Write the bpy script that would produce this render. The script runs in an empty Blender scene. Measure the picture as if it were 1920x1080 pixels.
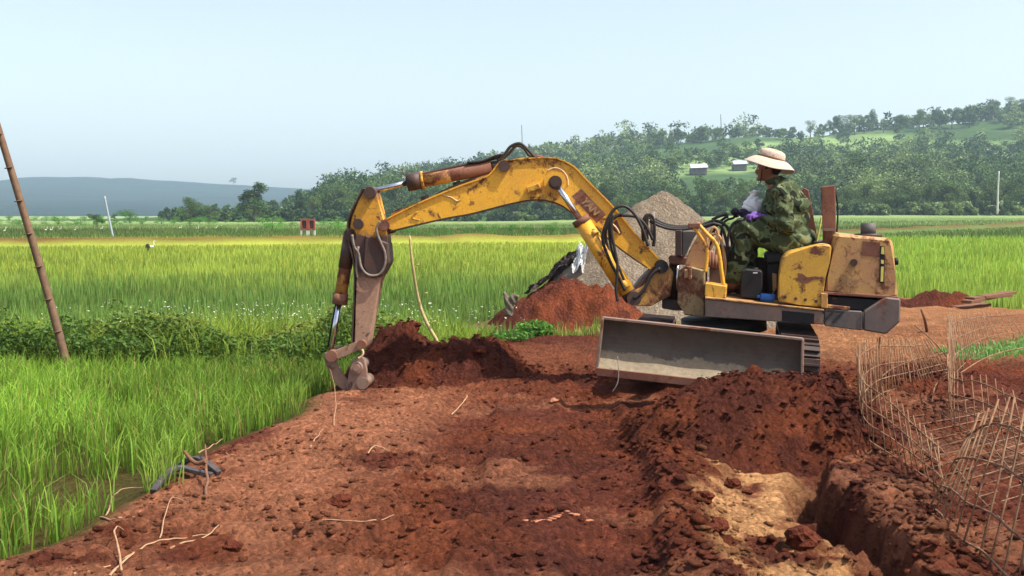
import bpy, bmesh, math, random
import numpy as np
from mathutils import Vector, Matrix
R = math.radians
random.seed(7); rng = np.random.default_rng(11)
SC = bpy.context.scene; COL = SC.collection
# ------------------------------------------------------------------ camera
F = 2059.0; HZ = 402.0; CAMZ = 1.5                  # focal length and horizon row in photo pixels, camera height
PITCH = math.atan((540-HZ)/F)
cam_d = bpy.data.cameras.new('camera'); cam = bpy.data.objects.new('camera', cam_d); COL.objects.link(cam)
cam_d.sensor_width = 36; cam_d.lens = 36*F/1920; cam_d.clip_start = 0.1; cam_d.clip_end = 12000
cam.location = (0, 0, CAMZ); cam.rotation_euler = (math.pi/2-PITCH, 0, 0)
SC.camera = cam
# ------------------------------------------------------------------ sky, sun, exposure
SUN = Vector((0.50, -0.20, 0.85)).normalized()      # direction towards the sun
world = bpy.data.worlds.new("World"); SC.world = world; world.use_nodes = True
wn = world.node_tree.nodes; wl = world.node_tree.links; wn.clear()
sky = wn.new('ShaderNodeTexSky'); sky.sky_type = 'NISHITA'; sky.sun_disc = False
sky.sun_elevation = math.asin(SUN.z); sky.sun_rotation = math.atan2(SUN.x, SUN.y)
sky.air_density = 1.0; sky.dust_density = 2.4; sky.ozone_density = 1.0
bgn = wn.new('ShaderNodeBackground'); bgn.inputs['Strength'].default_value = 0.108
wo = wn.new('ShaderNodeOutputWorld')
hs = wn.new('ShaderNodeHueSaturation'); hs.inputs['Saturation'].default_value = .74; hs.inputs['Hue'].default_value = .51
wl.new(sky.outputs[0], hs.inputs['Color']); wl.new(hs.outputs[0], bgn.inputs['Color']); wl.new(bgn.outputs[0], wo.inputs['Surface'])
sl = bpy.data.lights.new('sun', 'SUN'); sl.energy = 3.2; sl.angle = R(0.6); sl.color = (1.0, 0.95, 0.87)
so = bpy.data.objects.new('sun', sl); COL.objects.link(so); so.location = (30, -10, 60)
so.rotation_euler = SUN.to_track_quat('Z', 'Y').to_euler()
SC.view_settings.view_transform = 'Standard'; SC.view_settings.look = 'None'
SC.view_settings.exposure = 1.22; SC.view_settings.gamma = 1.0; SC.view_settings.use_curve_mapping = False
SC.render.engine = 'CYCLES'
SC.cycles.max_bounces = 6; SC.cycles.diffuse_bounces = 3; SC.cycles.glossy_bounces = 2
SC.cycles.transparent_max_bounces = 4; SC.cycles.volume_bounces = 1
# ------------------------------------------------------------------ helpers
def ray(px, py):
    cy, sy = math.cos(PITCH), math.sin(PITCH)
    a = (px-960)/F; b = (540-py)/F
    return Vector((a, cy+b*sy, -sy+b*cy))
def P(px, py, Y):                                   # point seen at a pixel of the photo at distance Y
    d = ray(px, py); return Vector((0, 0, CAMZ)) + d*(Y/d.y)
def G(px, py, z=0.0):                               # point of the level ground seen at a pixel
    d = ray(px, py); return Vector((0, 0, CAMZ)) + d*((z-CAMZ)/d.z)
class Plane:
    def __init__(s, px, py, Y, yaw):
        s.O = P(px, py, Y); y = R(yaw)
        s.b = Vector((-math.sin(y), -math.cos(y), 0)); s.a = Vector((math.cos(y), -math.sin(y), 0))
    def __call__(s, px, py, off=0.0):
        d = ray(px, py); C = Vector((0, 0, CAMZ))
        return C + d*(((s.O-C).dot(s.b)+off)/d.dot(s.b))
_VN = {}
def vn(x, y, f, seed=0):                            # value noise, -1..1
    if seed not in _VN: _VN[seed] = np.random.default_rng(1000+seed).random((256, 256))*2-1
    rs = _VN[seed]
    c, s = math.cos(seed*1.3+.4), math.sin(seed*1.3+.4)
    u = (x*c-y*s)*f+seed*17.3; v = (x*s+y*c)*f+seed*9.1
    iu = np.floor(u).astype(np.int64); iv = np.floor(v).astype(np.int64); fu = u-iu; fv = v-iv
    fu = fu*fu*(3-2*fu); fv = fv*fv*(3-2*fv)
    g = lambda a, b: rs[a & 255, b & 255]
    return (g(iu, iv)*(1-fu)+g(iu+1, iv)*fu)*(1-fv)+(g(iu, iv+1)*(1-fu)+g(iu+1, iv+1)*fu)*fv
def fbm(x, y, f, n=4, seed=0, gain=.5):
    t = 0; a = 1
    for k in range(n):
        t = t+a*vn(x, y, f, seed+k); a *= gain; f *= 2.03
    return t
def sq(v): return np.sqrt(np.maximum(0, v))
def S(a, b, t): t = np.clip((t-a)/(b-a), 0, 1); return t*t*(3-2*t)
def lin(r, g, b):
    q = lambda v: (v/255/12.92 if v/255 <= .04045 else ((v/255+.055)/1.055)**2.4)
    return (q(r), q(g), q(b))
def link(name, me, mat=None, parent=None, smooth=False):
    o = bpy.data.objects.new(name, me); COL.objects.link(o)
    if mat is not None and len(me.materials) == 0: me.materials.append(mat)
    if smooth: me.polygons.foreach_set('use_smooth', [True]*len(me.polygons))
    if parent is not None:
        o.parent = parent; L = base_of(parent)
        me.transform(Matrix.Translation(-L)); me.update()
    return o
BASE = {}
def base_of(o): return BASE.get(o.name, Vector((0, 0, 0)))
def thing(name, label, cat, loc, group=None):
    o = bpy.data.objects.new(name, None); COL.objects.link(o); o.location = loc
    o.empty_display_size = .2; o['label'] = label; o['category'] = cat; BASE[o.name] = Vector(loc)
    if group: o['group'] = group
    return o
def tag(o, label, cat, group=None):
    o['label'] = label; o['category'] = cat
    if group: o['group'] = group
    # move the origin to the base of the mesh
    if o.type == 'MESH' and o.parent is None and o.location.length == 0:
        n = len(o.data.vertices); co = np.empty(n*3); o.data.vertices.foreach_get('co', co); co = co.reshape(-1, 3)
        c = Vector(((co[:, 0].min()+co[:, 0].max())/2, (co[:, 1].min()+co[:, 1].max())/2, co[:, 2].min()))
        o.data.transform(Matrix.Translation(-c)); o.location = c; BASE[o.name] = c
    return o
def sub(parent_mesh_obj):                           # lets a mesh part carry sub-parts
    BASE[parent_mesh_obj.name] = base_of(parent_mesh_obj.parent); return parent_mesh_obj
def np_mesh(name, V, faces_flat, loops, col=None):
    """V (n,3); faces_flat = vertex indices; loops = vertices per face; col per-vertex rgb"""
    me = bpy.data.meshes.new(name); V = np.asarray(V, dtype=np.float32)
    me.vertices.add(len(V)); me.vertices.foreach_set('co', V.ravel())
    ff = np.asarray(faces_flat, dtype=np.int32).ravel(); loops = np.asarray(loops, dtype=np.int32)
    me.loops.add(len(ff)); me.loops.foreach_set('vertex_index', ff)
    me.polygons.add(len(loops)); st = np.concatenate(([0], np.cumsum(loops)[:-1])).astype(np.int32)
    me.polygons.foreach_set('loop_start', st); me.polygons.foreach_set('loop_total', loops)
    me.update(calc_edges=True)
    if col is not None:
        at = me.color_attributes.new('Col', 'FLOAT_COLOR', 'POINT')
        c = np.ones((len(V), 4), dtype=np.float32); c[:, :3] = col; at.data.foreach_set('color', c.ravel())
    return me
class MB:                                           # collects shapes into one mesh
    def __init__(s): s.bm = bmesh.new()
    def prism(s, pts, ext, bev=0.0):
        """pts: outline (Vectors, one plane), ext: extrusion vector"""
        bm = s.bm; n0 = [bm.verts.new(p) for p in pts]; n1 = [bm.verts.new(p+ext) for p in pts]
        n = len(pts); fs = []
        nrm = Vector((0, 0, 0))
        for i in range(n): nrm += pts[i].cross(pts[(i+1) % n])
        flip = nrm.dot(ext) > 0
        f0 = bm.faces.new(n0[::-1] if flip else n0); f1 = bm.faces.new(n1 if flip else n1[::-1]); fs = [f0, f1]
        for i in range(n):
            j = (i+1) % n; q = [n0[i], n0[j], n1[j], n1[i]]
            fs.append(bm.faces.new(q if flip else q[::-1]))
        if bev > 0:
            es = list({e for f in fs for e in f.edges})
            bmesh.ops.bevel(bm, geom=es, offset=bev, segments=1, affect='EDGES', clamp_overlap=True)
        return s
    def box(s, c, ax, ay, az, bev=0.0):             # centre and three half-axis vectors
        pts = [c-ax-ay-az, c+ax-ay-az, c+ax+ay-az, c-ax+ay-az]
        return s.prism([Vector(p) for p in pts], az*2, bev)
    def cyl(s, a, b, r, r2=None, n=14, caps=True):
        a = Vector(a); b = Vector(b); r2 = r if r2 is None else r2; d = (b-a)
        q = d.to_track_quat('Z', 'Y'); bm = s.bm
        A = [bm.verts.new(a+q@Vector((r*math.cos(t), r*math.sin(t), 0))) for t in [2*math.pi*k/n for k in range(n)]]
        B = [bm.verts.new(b+q@Vector((r2*math.cos(t), r2*math.sin(t), 0))) for t in [2*math.pi*k/n for k in range(n)]]
        for i in range(n):
            f = bm.faces.new([A[i], A[(i+1) % n], B[(i+1) % n], B[i]]); f.smooth = True
        if caps: bm.faces.new(A[::-1]); bm.faces.new(B)
        return s
    def tube(s, pts, r, n=8, cat=True, rr=None):
        pts = [Vector(p) for p in pts]
        if cat and len(pts) > 2: 
            if rr is not None: rr = [float(v) for v in np.interp(np.linspace(0, len(pts)-1, (len(pts)-1)*5+1), range(len(pts)), rr)]
            pts = catmull(pts, 5)
        m = len(pts); bm = s.bm; rings = []; up = Vector((0.13, .31, .94)).normalized()
        for i, p in enumerate(pts):
            t = (pts[min(i+1, m-1)]-pts[max(i-1, 0)]).normalized()
            x = up.cross(t)
            if x.length < .05: x = Vector((1, 0, 0)).cross(t)
            x.normalize(); y = t.cross(x); up = y if i else y
            q = r if rr is None else rr[i]
            rings.append([bm.verts.new(p+q*(x*math.cos(a)+y*math.sin(a))) for a in [2*math.pi*k/n for k in range(n)]])
        for i in range(m-1):
            for k in range(n):
                f = bm.faces.new([rings[i][k], rings[i][(k+1) % n], rings[i+1][(k+1) % n], rings[i+1][k]]); f.smooth = True
        bm.faces.new(rings[0][::-1]); bm.faces.new(rings[-1]); return s
    def ball(s, c, r, sx=1, sy=1, sz=1, sub=2, rot=None):
        M = Matrix.Translation(c) @ (rot.to_matrix().to_4x4() if rot else Matrix.Identity(4)) @ Matrix.Diagonal((r*sx, r*sy, r*sz, 1))
        g = bmesh.ops.create_icosphere(s.bm, subdivisions=sub, radius=1, matrix=M)
        for v in g['verts']:
            for f in v.link_faces: f.smooth = True
        return s
    def mesh(s, name='m'):
        me = bpy.data.meshes.new(name); s.bm.normal_update(); s.bm.to_mesh(me); s.bm.free(); return me
    def build(s, name, mat, parent=None, smooth=False):
        return link(name, s.mesh(name), mat, parent, smooth)
def catmull(p, k):
    out = []; n = len(p)
    for i in range(n-1):
        a, b, c, d = p[max(i-1, 0)], p[i], p[i+1], p[min(i+2, n-1)]
        for j in range(k):
            t = j/k
            out.append(.5*((2*b)+(c-a)*t+(2*a-5*b+4*c-d)*t*t+(3*b-a-3*c+d)*t**3))
    out.append(p[-1]); return out
def remesh(mb, name, mat, parent, vox, smooth_it=6, disp=None, factor=.5):
    """union of overlapping closed shapes into one continuous skin"""
    me = mb.mesh(name); o = bpy.data.objects.new(name+'_tmp', me); COL.objects.link(o)
    m = o.modifiers.new('r', 'REMESH'); m.mode = 'VOXEL'; m.voxel_size = vox; m.use_smooth_shade = True
    m = o.modifiers.new('s', 'SMOOTH'); m.iterations = smooth_it; m.factor = factor
    dg = bpy.context.evaluated_depsgraph_get(); dg.update()
    ne = bpy.data.meshes.new_from_object(o.evaluated_get(dg)); bpy.data.objects.remove(o)
    if disp:
        n = len(ne.vertices); co = np.empty(n*3); no = np.empty(n*3)
        ne.vertices.foreach_get('co', co); ne.vertices.foreach_get('normal', no)
        co = co.reshape(-1, 3); no = no.reshape(-1, 3); co += no*disp(co)[:, None]
        ne.vertices.foreach_set('co', co.ravel()); ne.update()
    ne.name = name; ne.materials.clear()
    return link(name, ne, mat, parent, True)
# ------------------------------------------------------------------ materials
def newmat(name):
    m = bpy.data.materials.new(name); m.use_nodes = True; nt = m.node_tree
    return m, nt, nt.nodes['Principled BSDF'], nt.nodes, nt.links
def noise(nt, scale, detail=4, rough=.6, coord='Object', dist=0):
    tc = nt.nodes.new('ShaderNodeTexCoord'); n = nt.nodes.new('ShaderNodeTexNoise')
    n.inputs['Scale'].default_value = scale; n.inputs['Detail'].default_value = detail
    n.inputs['Roughness'].default_value = rough; n.inputs['Distortion'].default_value = dist
    nt.links.new(tc.outputs[coord], n.inputs['Vector']); return n
def ramp(nt, src, stops, interp='LINEAR'):
    r = nt.nodes.new('ShaderNodeValToRGB'); r.color_ramp.interpolation = interp
    while len(r.color_ramp.elements) > 1: r.color_ramp.elements.remove(r.color_ramp.elements[-1])
    r.color_ramp.elements[0].position = stops[0][0]; r.color_ramp.elements[0].color = (*stops[0][1], 1)
    for p, c in stops[1:]:
        e = r.color_ramp.elements.new(p); e.color = (*c, 1)
    nt.links.new(src, r.inputs[0]); return r
def mixc(nt, fac, a, b, mode='MIX'):
    m = nt.nodes.new('ShaderNodeMix'); m.data_type = 'RGBA'; m.blend_type = mode
    for v, i in ((fac, 0), (a, 6), (b, 7)):
        if hasattr(v, 'is_linked'): nt.links.new(v, m.inputs[i])
        elif isinstance(v, tuple): m.inputs[i].default_value = (*v, 1)
        else: m.inputs[i].default_value = v
    return m.outputs[2]
def bump(nt, bs, src, strength=.3, dist=.01):
    b = nt.nodes.new('ShaderNodeBump'); b.inputs['Strength'].default_value = strength
    b.inputs['Distance'].default_value = dist
    nt.links.new(src, b.inputs['Height']); nt.links.new(b.outputs[0], bs.inputs['Normal'])
G3 = lambda v: (v, v, v)
def metal(name, base, rust=(.13, .045, .022), amount=.5, scale=6, rough=.55, dirt=(.30, .14, .08), dirt_amt=.35, spec=.4, met=0.0, streak=False):
    m, nt, bs, N, L = newmat(name)
    n1 = noise(nt, scale, 8, .72, dist=.4); n2 = noise(nt, scale*.45, 5, .6); n3 = noise(nt, scale*9, 3, .6)
    a = 1-amount
    mask = ramp(nt, n1.outputs[0], [(max(.01, .40+.3*a-.05), G3(0)), (.40+.3*a+.04, G3(1))])
    dm = ramp(nt, n2.outputs[0], [(.42, G3(0)), (.72, G3(dirt_amt))])
    n4 = noise(nt, scale*7, 3, .7); sp_ = ramp(nt, n4.outputs[0], [(.66, G3(0)), (.70, G3(.8*amount**.5))])
    tone = ramp(nt, n3.outputs[0], [(.3, tuple(c*.82 for c in base)), (.7, tuple(min(1, c*1.12) for c in base))])
    rt = ramp(nt, n3.outputs[0], [(.3, tuple(c*.6 for c in rust)), (.7, tuple(c*1.5 for c in rust))])
    c = mixc(nt, dm.outputs[0], tone.outputs[0], dirt); c = mixc(nt, sp_.outputs[0], c, rust); c = mixc(nt, mask.outputs[0], c, rt.outputs[0])
    L.new(c, bs.inputs['Base Color'])
    bs.inputs['Roughness'].default_value = rough; bs.inputs['Metallic'].default_value = met
    bs.inputs['Specular IOR Level'].default_value = spec
    rr = ramp(nt, mask.outputs[0], [(0, G3(rough)), (1, G3(.9))]); L.new(rr.outputs[0], bs.inputs['Roughness'])
    bump(nt, bs, n1.outputs[0], .35, .006); return m
def plain(name, c, rough=.7, var=.2, scale=30, met=0, spec=.3, b=.2, bd=.004):
    m, nt, bs, N, L = newmat(name); n = noise(nt, scale, 5, .65)
    r = ramp(nt, n.outputs[0], [(.3, tuple(k*(1-var) for k in c)), (.7, tuple(min(1, k*(1+var)) for k in c))])
    L.new(r.outputs[0], bs.inputs['Base Color']); bs.inputs['Roughness'].default_value = rough
    bs.inputs['Metallic'].default_value = met; bs.inputs['Specular IOR Level'].default_value = spec
    if b: bump(nt, bs, n.outputs[0], b, bd)
    return m
def vcol(name, rough=.8, transl=0.0, nscale=0, var=.25, spec=.2, objvar=0.0, bumpy=0, bscale=30, bdist=.02):
    m, nt, bs, N, L = newmat(name)
    a = N.new('ShaderNodeVertexColor'); a.layer_name = 'Col'; c = a.outputs[0]
    if objvar:
        oi = N.new('ShaderNodeObjectInfo')
        r = ramp(nt, oi.outputs['Random'], [(0, (1-objvar, 1-objvar*.7, 1-objvar)), (.5, (1, 1, .9)), (1, (1+objvar*.8, 1+objvar*.5, 1-objvar*.2))])
        c = mixc(nt, 1.0, c, r.outputs[0], 'MULTIPLY')
    if nscale:
        n = noise(nt, nscale, 6, .7)
        r = ramp(nt, n.outputs[0], [(.3, G3(1-var)), (.7, G3(1+var))]); c = mixc(nt, 1.0, c, r.outputs[0], 'MULTIPLY')
    L.new(c, bs.inputs['Base Color']); bs.inputs['Roughness'].default_value = rough
    bs.inputs['Specular IOR Level'].default_value = spec
    if bumpy:
        n = noise(nt, bscale, 8, .75); bump(nt, bs, n.outputs[0], bumpy, bdist)
    if transl:
        t = N.new('ShaderNodeBsdfTranslucent'); L.new(c, t.inputs['Color']); mx = N.new('ShaderNodeMixShader')
        mx.inputs[0].default_value = transl; L.new(bs.outputs[0], mx.inputs[1]); L.new(t.outputs[0], mx.inputs[2])
        L.new(mx.outputs[0], N['Material Output'].inputs['Surface'])
    return m
M = {}
def earth():
    m, nt, bs, N, L = newmat('red_earth'); a = N.new('ShaderNodeVertexColor'); a.layer_name = 'Col'
    n1 = noise(nt, 7, 8, .75); n2 = noise(nt, 55, 5, .7); n3 = noise(nt, 22, 8, .8, dist=.8)
    vo = N.new('ShaderNodeTexVoronoi'); vo.inputs['Scale'].default_value = 26; tc = N.new('ShaderNodeTexCoord')
    va = N.new('ShaderNodeVectorMath'); va.operation = 'MULTIPLY_ADD'; L.new(n3.outputs[1], va.inputs[0]); va.inputs[1].default_value = (.09, .09, .09); L.new(tc.outputs['Object'], va.inputs[2]); L.new(va.outputs[0], vo.inputs['Vector'])
    r1 = ramp(nt, n1.outputs[0], [(.3, G3(.74)), (.7, G3(1.24))]); r2 = ramp(nt, n2.outputs[0], [(.3, G3(.78)), (.68, G3(1.24))])
    c = mixc(nt, 1.0, a.outputs[0], r1.outputs[0], 'MULTIPLY'); c = mixc(nt, 1.0, c, r2.outputs[0], 'MULTIPLY'); L.new(c, bs.inputs['Base Color'])
    bs.inputs['Roughness'].default_value = .96; bs.inputs['Specular IOR Level'].default_value = .08
    cr = ramp(nt, vo.outputs['Distance'], [(.1, G3(1)), (.75, G3(0))])
    ad = N.new('ShaderNodeMath'); ad.operation = 'MULTIPLY_ADD'; L.new(cr.outputs[0], ad.inputs[0]); ad.inputs[1].default_value = .55; L.new(n3.outputs[0], ad.inputs[2])
    ad2 = N.new('ShaderNodeMath'); ad2.operation = 'MULTIPLY_ADD'; L.new(n2.outputs[0], ad2.inputs[0]); ad2.inputs[1].default_value = .35; L.new(ad.outputs[0], ad2.inputs[2])
    bump(nt, bs, ad2.outputs[0], 1.0, .05); return m
M['dirt'] = earth()
M['grass'] = vcol('rice_leaf', .55, .35, 0, 0, .25)
M['leaf'] = vcol('leaves', .6, .3, 0, 0, .2)
M['tree'] = vcol('tree_leaves', .7, .25, 0, 0, .15, .22)
M['far'] = vcol('hill_cover', .95, 0, .05, .3, .05)
M['wood'] = plain('bark', (.09, .06, .04), .9, .4, 20)
M['yellow'] = metal('yellow_paint', (.62, .35, .04), amount=.42, scale=9, rough=.42, dirt=(.40, .18, .05), dirt_amt=.5)
M['yellow_b'] = metal('yellow_boom_paint', (.80, .40, .03), amount=.36, scale=7, rough=.4, dirt=(.50, .24, .06), dirt_amt=.35)
M['yellow_r'] = metal('rusty_yellow_paint', (.50, .25, .05), amount=.66, scale=6, rough=.6, dirt=(.30, .15, .08), dirt_amt=.7)
M['cover'] = metal('faded_orange_paint', (.48, .27, .085), amount=.42, scale=7, rough=.55, dirt=(.36, .17, .09), dirt_amt=.9)
M['rust'] = metal('rusted_steel', (.16, .06, .035), amount=.5, scale=7, rough=.85, dirt=(.33, .17, .1), dirt_amt=.5)
M['frame'] = metal('muddy_frame_paint', (.30, .20, .085), amount=.7, scale=5, rough=.7, dirt=(.16, .12, .09), dirt_amt=.9)
M['rust_shade_dk'] = metal('dark_oily_rust_and_shade', (.045, .026, .02), rust=(.09, .035, .02), amount=.4, scale=8, rough=.6, dirt=(.16, .08, .05), dirt_amt=.4)  # oily rust, and painted shade on the boom underside and inner plates
M['black'] = plain('black_grease_and_shade', (.014, .012, .012), .6, .3)  # greasy and black parts, and painted shade of the body openings
M['chrome'] = plain('chrome_rod', (.62, .62, .62), .22, .1, 20, 1.0, .5, 0)
M['hose'] = plain('rubber_hose', (.03, .024, .02), .55, .4, 25)
M['hose_g'] = plain('dusty_hose', (.19, .15, .12), .7, .4, 25)
M['deck'] = metal('deck_steel', (.17, .12, .09), amount=.3, scale=5, rough=.7, dirt=(.32, .18, .12), dirt_amt=.8)
M['cw'] = metal('grey_casting', (.075, .073, .07), amount=.10, scale=4, rough=.65, dirt=(.25, .15, .1), dirt_amt=.5)
M['glassy'] = plain('dull_aluminium', (.42, .40, .38), .5, .2)
M['rebar'] = metal('rebar_steel', (.17, .085, .038), rust=(.11, .045, .02), amount=.5, scale=12, rough=.85, dirt=(.4, .25, .13), dirt_amt=.6)
M['root'] = plain('dry_root', (.34, .20, .11), .9, .3, 40)
M['stick'] = plain('brown_stick', (.16, .075, .04), .9, .3, 40)
M['white'] = plain('white_plastic', (.78, .78, .76), .5, .08, 40)
M['skin'] = plain('skin', (.22, .095, .055), .55, .1, 40)
M['hair'] = plain('black_hair', (.012, .01, .009), .6, .3, 60)
M['purple'] = plain('purple_glove_knit', (.16, .08, .30), .85, .25, 120, b=.6)
M['purple_dk'] = plain('dark_glove_knit', (.04, .025, .06), .85, .25, 120, b=.6)
M['blue'] = plain('blue_plastic', (.03, .12, .38), .5, .2)
M['mark'] = plain('pale_worn_marking', (.66, .48, .27), .7, .2)
M['mark_w'] = plain('worn_lettering', (.33, .19, .09), .8, .35, 60)
M['mark_dk'] = plain('dark_marking', (.03, .025, .022), .7, .2)
M['sticker'] = plain('yellow_sticker', (.65, .55, .12), .5, .15)
M['tarp'] = plain('dark_plastic_sheet', (.13, .09, .08), .8, .4, 8, b=.8, bd=.03)
M['concrete'] = plain('pale_concrete', (.55, .53, .48), .9, .2)
M['redbrick'] = plain('red_painted_brick', (.32, .07, .05), .85, .3, 6)
M['roofw'] = plain('white_metal_roof', (.50, .52, .54), .4, .08, 4)
def camo():
    m, nt, bs, N, L = newmat('green_camouflage_cloth')
    a = noise(nt, 8, 1, .5, dist=.8); b = noise(nt, 12, 1, .5, dist=1.0)
    c1 = ramp(nt, a.outputs[0], [(0, (.046, .060, .027)), (.46, (.09, .112, .05)), (.58, (.016, .020, .012))], 'CONSTANT')
    k = ramp(nt, b.outputs[0], [(0, G3(0)), (.62, G3(1))], 'CONSTANT')
    L.new(mixc(nt, k.outputs[0], c1.outputs[0], (.17, .18, .085)), bs.inputs['Base Color'])
    bs.inputs['Roughness'].default_value = .9; bs.inputs['Specular IOR Level'].default_value = .15
    w = noise(nt, 9, 3, .6, dist=2); bump(nt, bs, w.outputs[0], .6, .03); return m
M['camo'] = camo()
def hatmat():
    m, nt, bs, N, L = newmat('tan_sun_hat_cloth'); a = noise(nt, 26, 3, .6, dist=1)
    c = ramp(nt, a.outputs[0], [(.3, (.42, .31, .23)), (.5, (.62, .49, .38)), (.66, (.33, .23, .16))])
    L.new(c.outputs[0], bs.inputs['Base Color']); bs.inputs['Roughness'].default_value = .9; return m
M['hat'] = hatmat()
M['brim'] = plain('tan_hat_brim', (.50, .38, .29), .9, .1, 30)
def arm_mat():                                      # paint worn off downwards: yellow, then black rust, then bare dusty steel
    m, nt, bs, N, L = newmat('worn_arm_paint')
    g = N.new('ShaderNodeNewGeometry'); sx = N.new('ShaderNodeSeparateXYZ'); L.new(g.outputs['Position'], sx.inputs[0])
    n1 = noise(nt, 7, 8, .75, dist=.6); n2 = noise(nt, 40, 4, .6)
    ad = N.new('ShaderNodeMath'); ad.operation = 'MULTIPLY_ADD'; L.new(n1.outputs[0], ad.inputs[0]); ad.inputs[1].default_value = .35
    L.new(sx.outputs[2], ad.inputs[2])
    z0, z1 = .2, 2.0
    mp = N.new('ShaderNodeMapRange'); mp.inputs[1].default_value = z0; mp.inputs[2].default_value = z1+.35; L.new(ad.outputs[0], mp.inputs[0])
    q = lambda z: (z+.175-z0)/(z1+.35-z0)
    c = ramp(nt, mp.outputs[0], [(0, (.20, .12, .08)), (q(.55), (.36, .21, .13)), (q(.92), (.33, .18, .11)), (q(.99), (.06, .032, .024)), (q(1.30), (.075, .036, .025)), (q(1.36), (.60, .27, .02)), (q(1.6), (.62, .29, .02)), (q(1.72), (.1, .045, .03))])
    sp = ramp(nt, n1.outputs[0], [(.57, G3(0)), (.61, G3(1))])
    c2 = mixc(nt, sp.outputs[0], c.outputs[0], (.10, .042, .025))
    t = ramp(nt, n2.outputs[0], [(.3, G3(.8)), (.7, G3(1.15))])
    L.new(mixc(nt, 1.0, c2, t.outputs[0], 'MULTIPLY'), bs.inputs['Base Color'])
    bs.inputs['Roughness'].default_value = .6; bump(nt, bs, n1.outputs[0], .4, .006); return m
M['arm'] = arm_mat()
def blade_mat():                                    # grey-brown steel above, dried pale mud with a ragged edge below
    m, nt, bs, N, L = newmat('muddy_blade_steel')
    tc = N.new('ShaderNodeTexCoord'); sx = N.new('ShaderNodeSeparateXYZ'); L.new(tc.outputs['UV'], sx.inputs[0])
    n1 = noise(nt, 4, 6, .65); n2 = noise(nt, 30, 4, .6)
    ad = N.new('ShaderNodeMath'); ad.operation = 'MULTIPLY_ADD'; L.new(n1.outputs[0], ad.inputs[0]); ad.inputs[1].default_value = .5
    L.new(sx.outputs[1], ad.inputs[2])
    k = ramp(nt, ad.outputs[0], [(.585, G3(0)), (.61, G3(1))])
    up = ramp(nt, n1.outputs[0], [(.3, (.058, .043, .030)), (.5, (.092, .070, .048)), (.68, (.075, .044, .028))])
    lo = ramp(nt, n2.outputs[0], [(.3, (.18, .135, .08)), (.7, (.27, .205, .125))])
    L.new(mixc(nt, k.outputs[0], lo.outputs[0], up.outputs[0]), bs.inputs['Base Color'])
    bs.inputs['Roughness'].default_value = .75; bump(nt, bs, n2.outputs[0], .4, .005); return m
M['blade'] = blade_mat()
# ------------------------------------------------------------------ terrain
def inpoly(x, y, poly):
    r = np.zeros(x.shape, bool); n = len(poly); j = n-1
    for i in range(n):
        xi, yi = poly[i]; xj, yj = poly[j]
        c = ((yi > y) != (yj > y)) & (x < (xj-xi)*(y-yi)/((yj-yi) if yj != yi else 1e-9)+xi)
        r ^= c; j = i
    return r
gp = lambda px, py: (G(px, py).x, G(px, py).y)
DIRT = [(-3.5, 3.0)]+[gp(*p) for p in [(0, 1055), (130, 1010), (190, 960), (290, 900), (330, 868), (420, 830), (520, 800), (560, 775), (600, 752), (640, 728), (700, 700), (830, 655), (960, 634), (1130, 626), (1135, 612), (1000, 608), (930, 600), (960, 585), (1100, 556), (1400, 548), (1690, 556), (1780, 566), (1920, 582)]]+[(16, 17), (16, -6), (-3.5, -6)]
RX0, RX1, RY0, RY1, RS = -12., 18., -7., 30., .06
_gx = np.arange(RX0, RX1, RS); _gy = np.arange(RY0, RY1, RS); _X, _Y = np.meshgrid(_gx, _gy)
def blur(a, n, it=2):
    for _ in range(it):
        for ax in (0, 1):
            c = np.cumsum(np.pad(a, [(n+1, n) if k == ax else (0, 0) for k in (0, 1)], mode='edge'), axis=ax)
            a = (np.take(c, range(2*n+1, c.shape[ax]), axis=ax)-np.take(c, range(0, c.shape[ax]-2*n-1), axis=ax))/(2*n+1)
    return a
_jx = fbm(_X, _Y, 1.2, 4, 3)*.16; _jy = fbm(_X, _Y, 1.2, 4, 9)*.16
_m0 = inpoly(_X+_jx, _Y+_jy, DIRT).astype(float)
_D1 = blur(_m0, 1, 1); _D2 = blur(_m0, 4)
def samp(A, x, y):
    u = np.clip((x-RX0)/RS, 0, A.shape[1]-1.001); v = np.clip((y-RY0)/RS, 0, A.shape[0]-1.001)
    iu = u.astype(int); iv = v.astype(int); fu = u-iu; fv = v-iv
    r = (A[iv, iu]*(1-fu)+A[iv, iu+1]*fu)*(1-fv)+(A[iv+1, iu]*(1-fu)+A[iv+1, iu+1]*fu)*fv
    return np.where((x < RX0) | (x > RX1-.1) | (y < RY0) | (y > RY1-.1), 0.0, r)
def rim(y): return np.interp(y, [3, 4.6, 5.5, 6.2, 7.0, 7.5], [1.64, 1.66, 1.76, 1.90, 2.05, 2.12])
def far_rise(x, y): return .0078*np.clip(y-60, 0, 400)*S(-10, 60, x)
def gauss(x, y, cx, cy, sx, sy=None, rot=0):
    sy = sy or sx; c, s = math.cos(rot), math.sin(rot); dx = x-cx; dy = y-cy
    return np.exp(-(((dx*c+dy*s)/sx)**2+((-dx*s+dy*c)/sy)**2))
def lumps(x, y, seed=0):                            # crumbly clods: peaks only
    a = np.maximum(0, vn(x, y, 7, seed+40)-.3)*.05+np.maximum(0, vn(x, y, 13, seed+41)-.25)*.045-np.maximum(0, vn(x, y, 15, seed+43)-.35)*.05+vn(x, y, 27, seed+42)*.010
    return a
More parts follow.
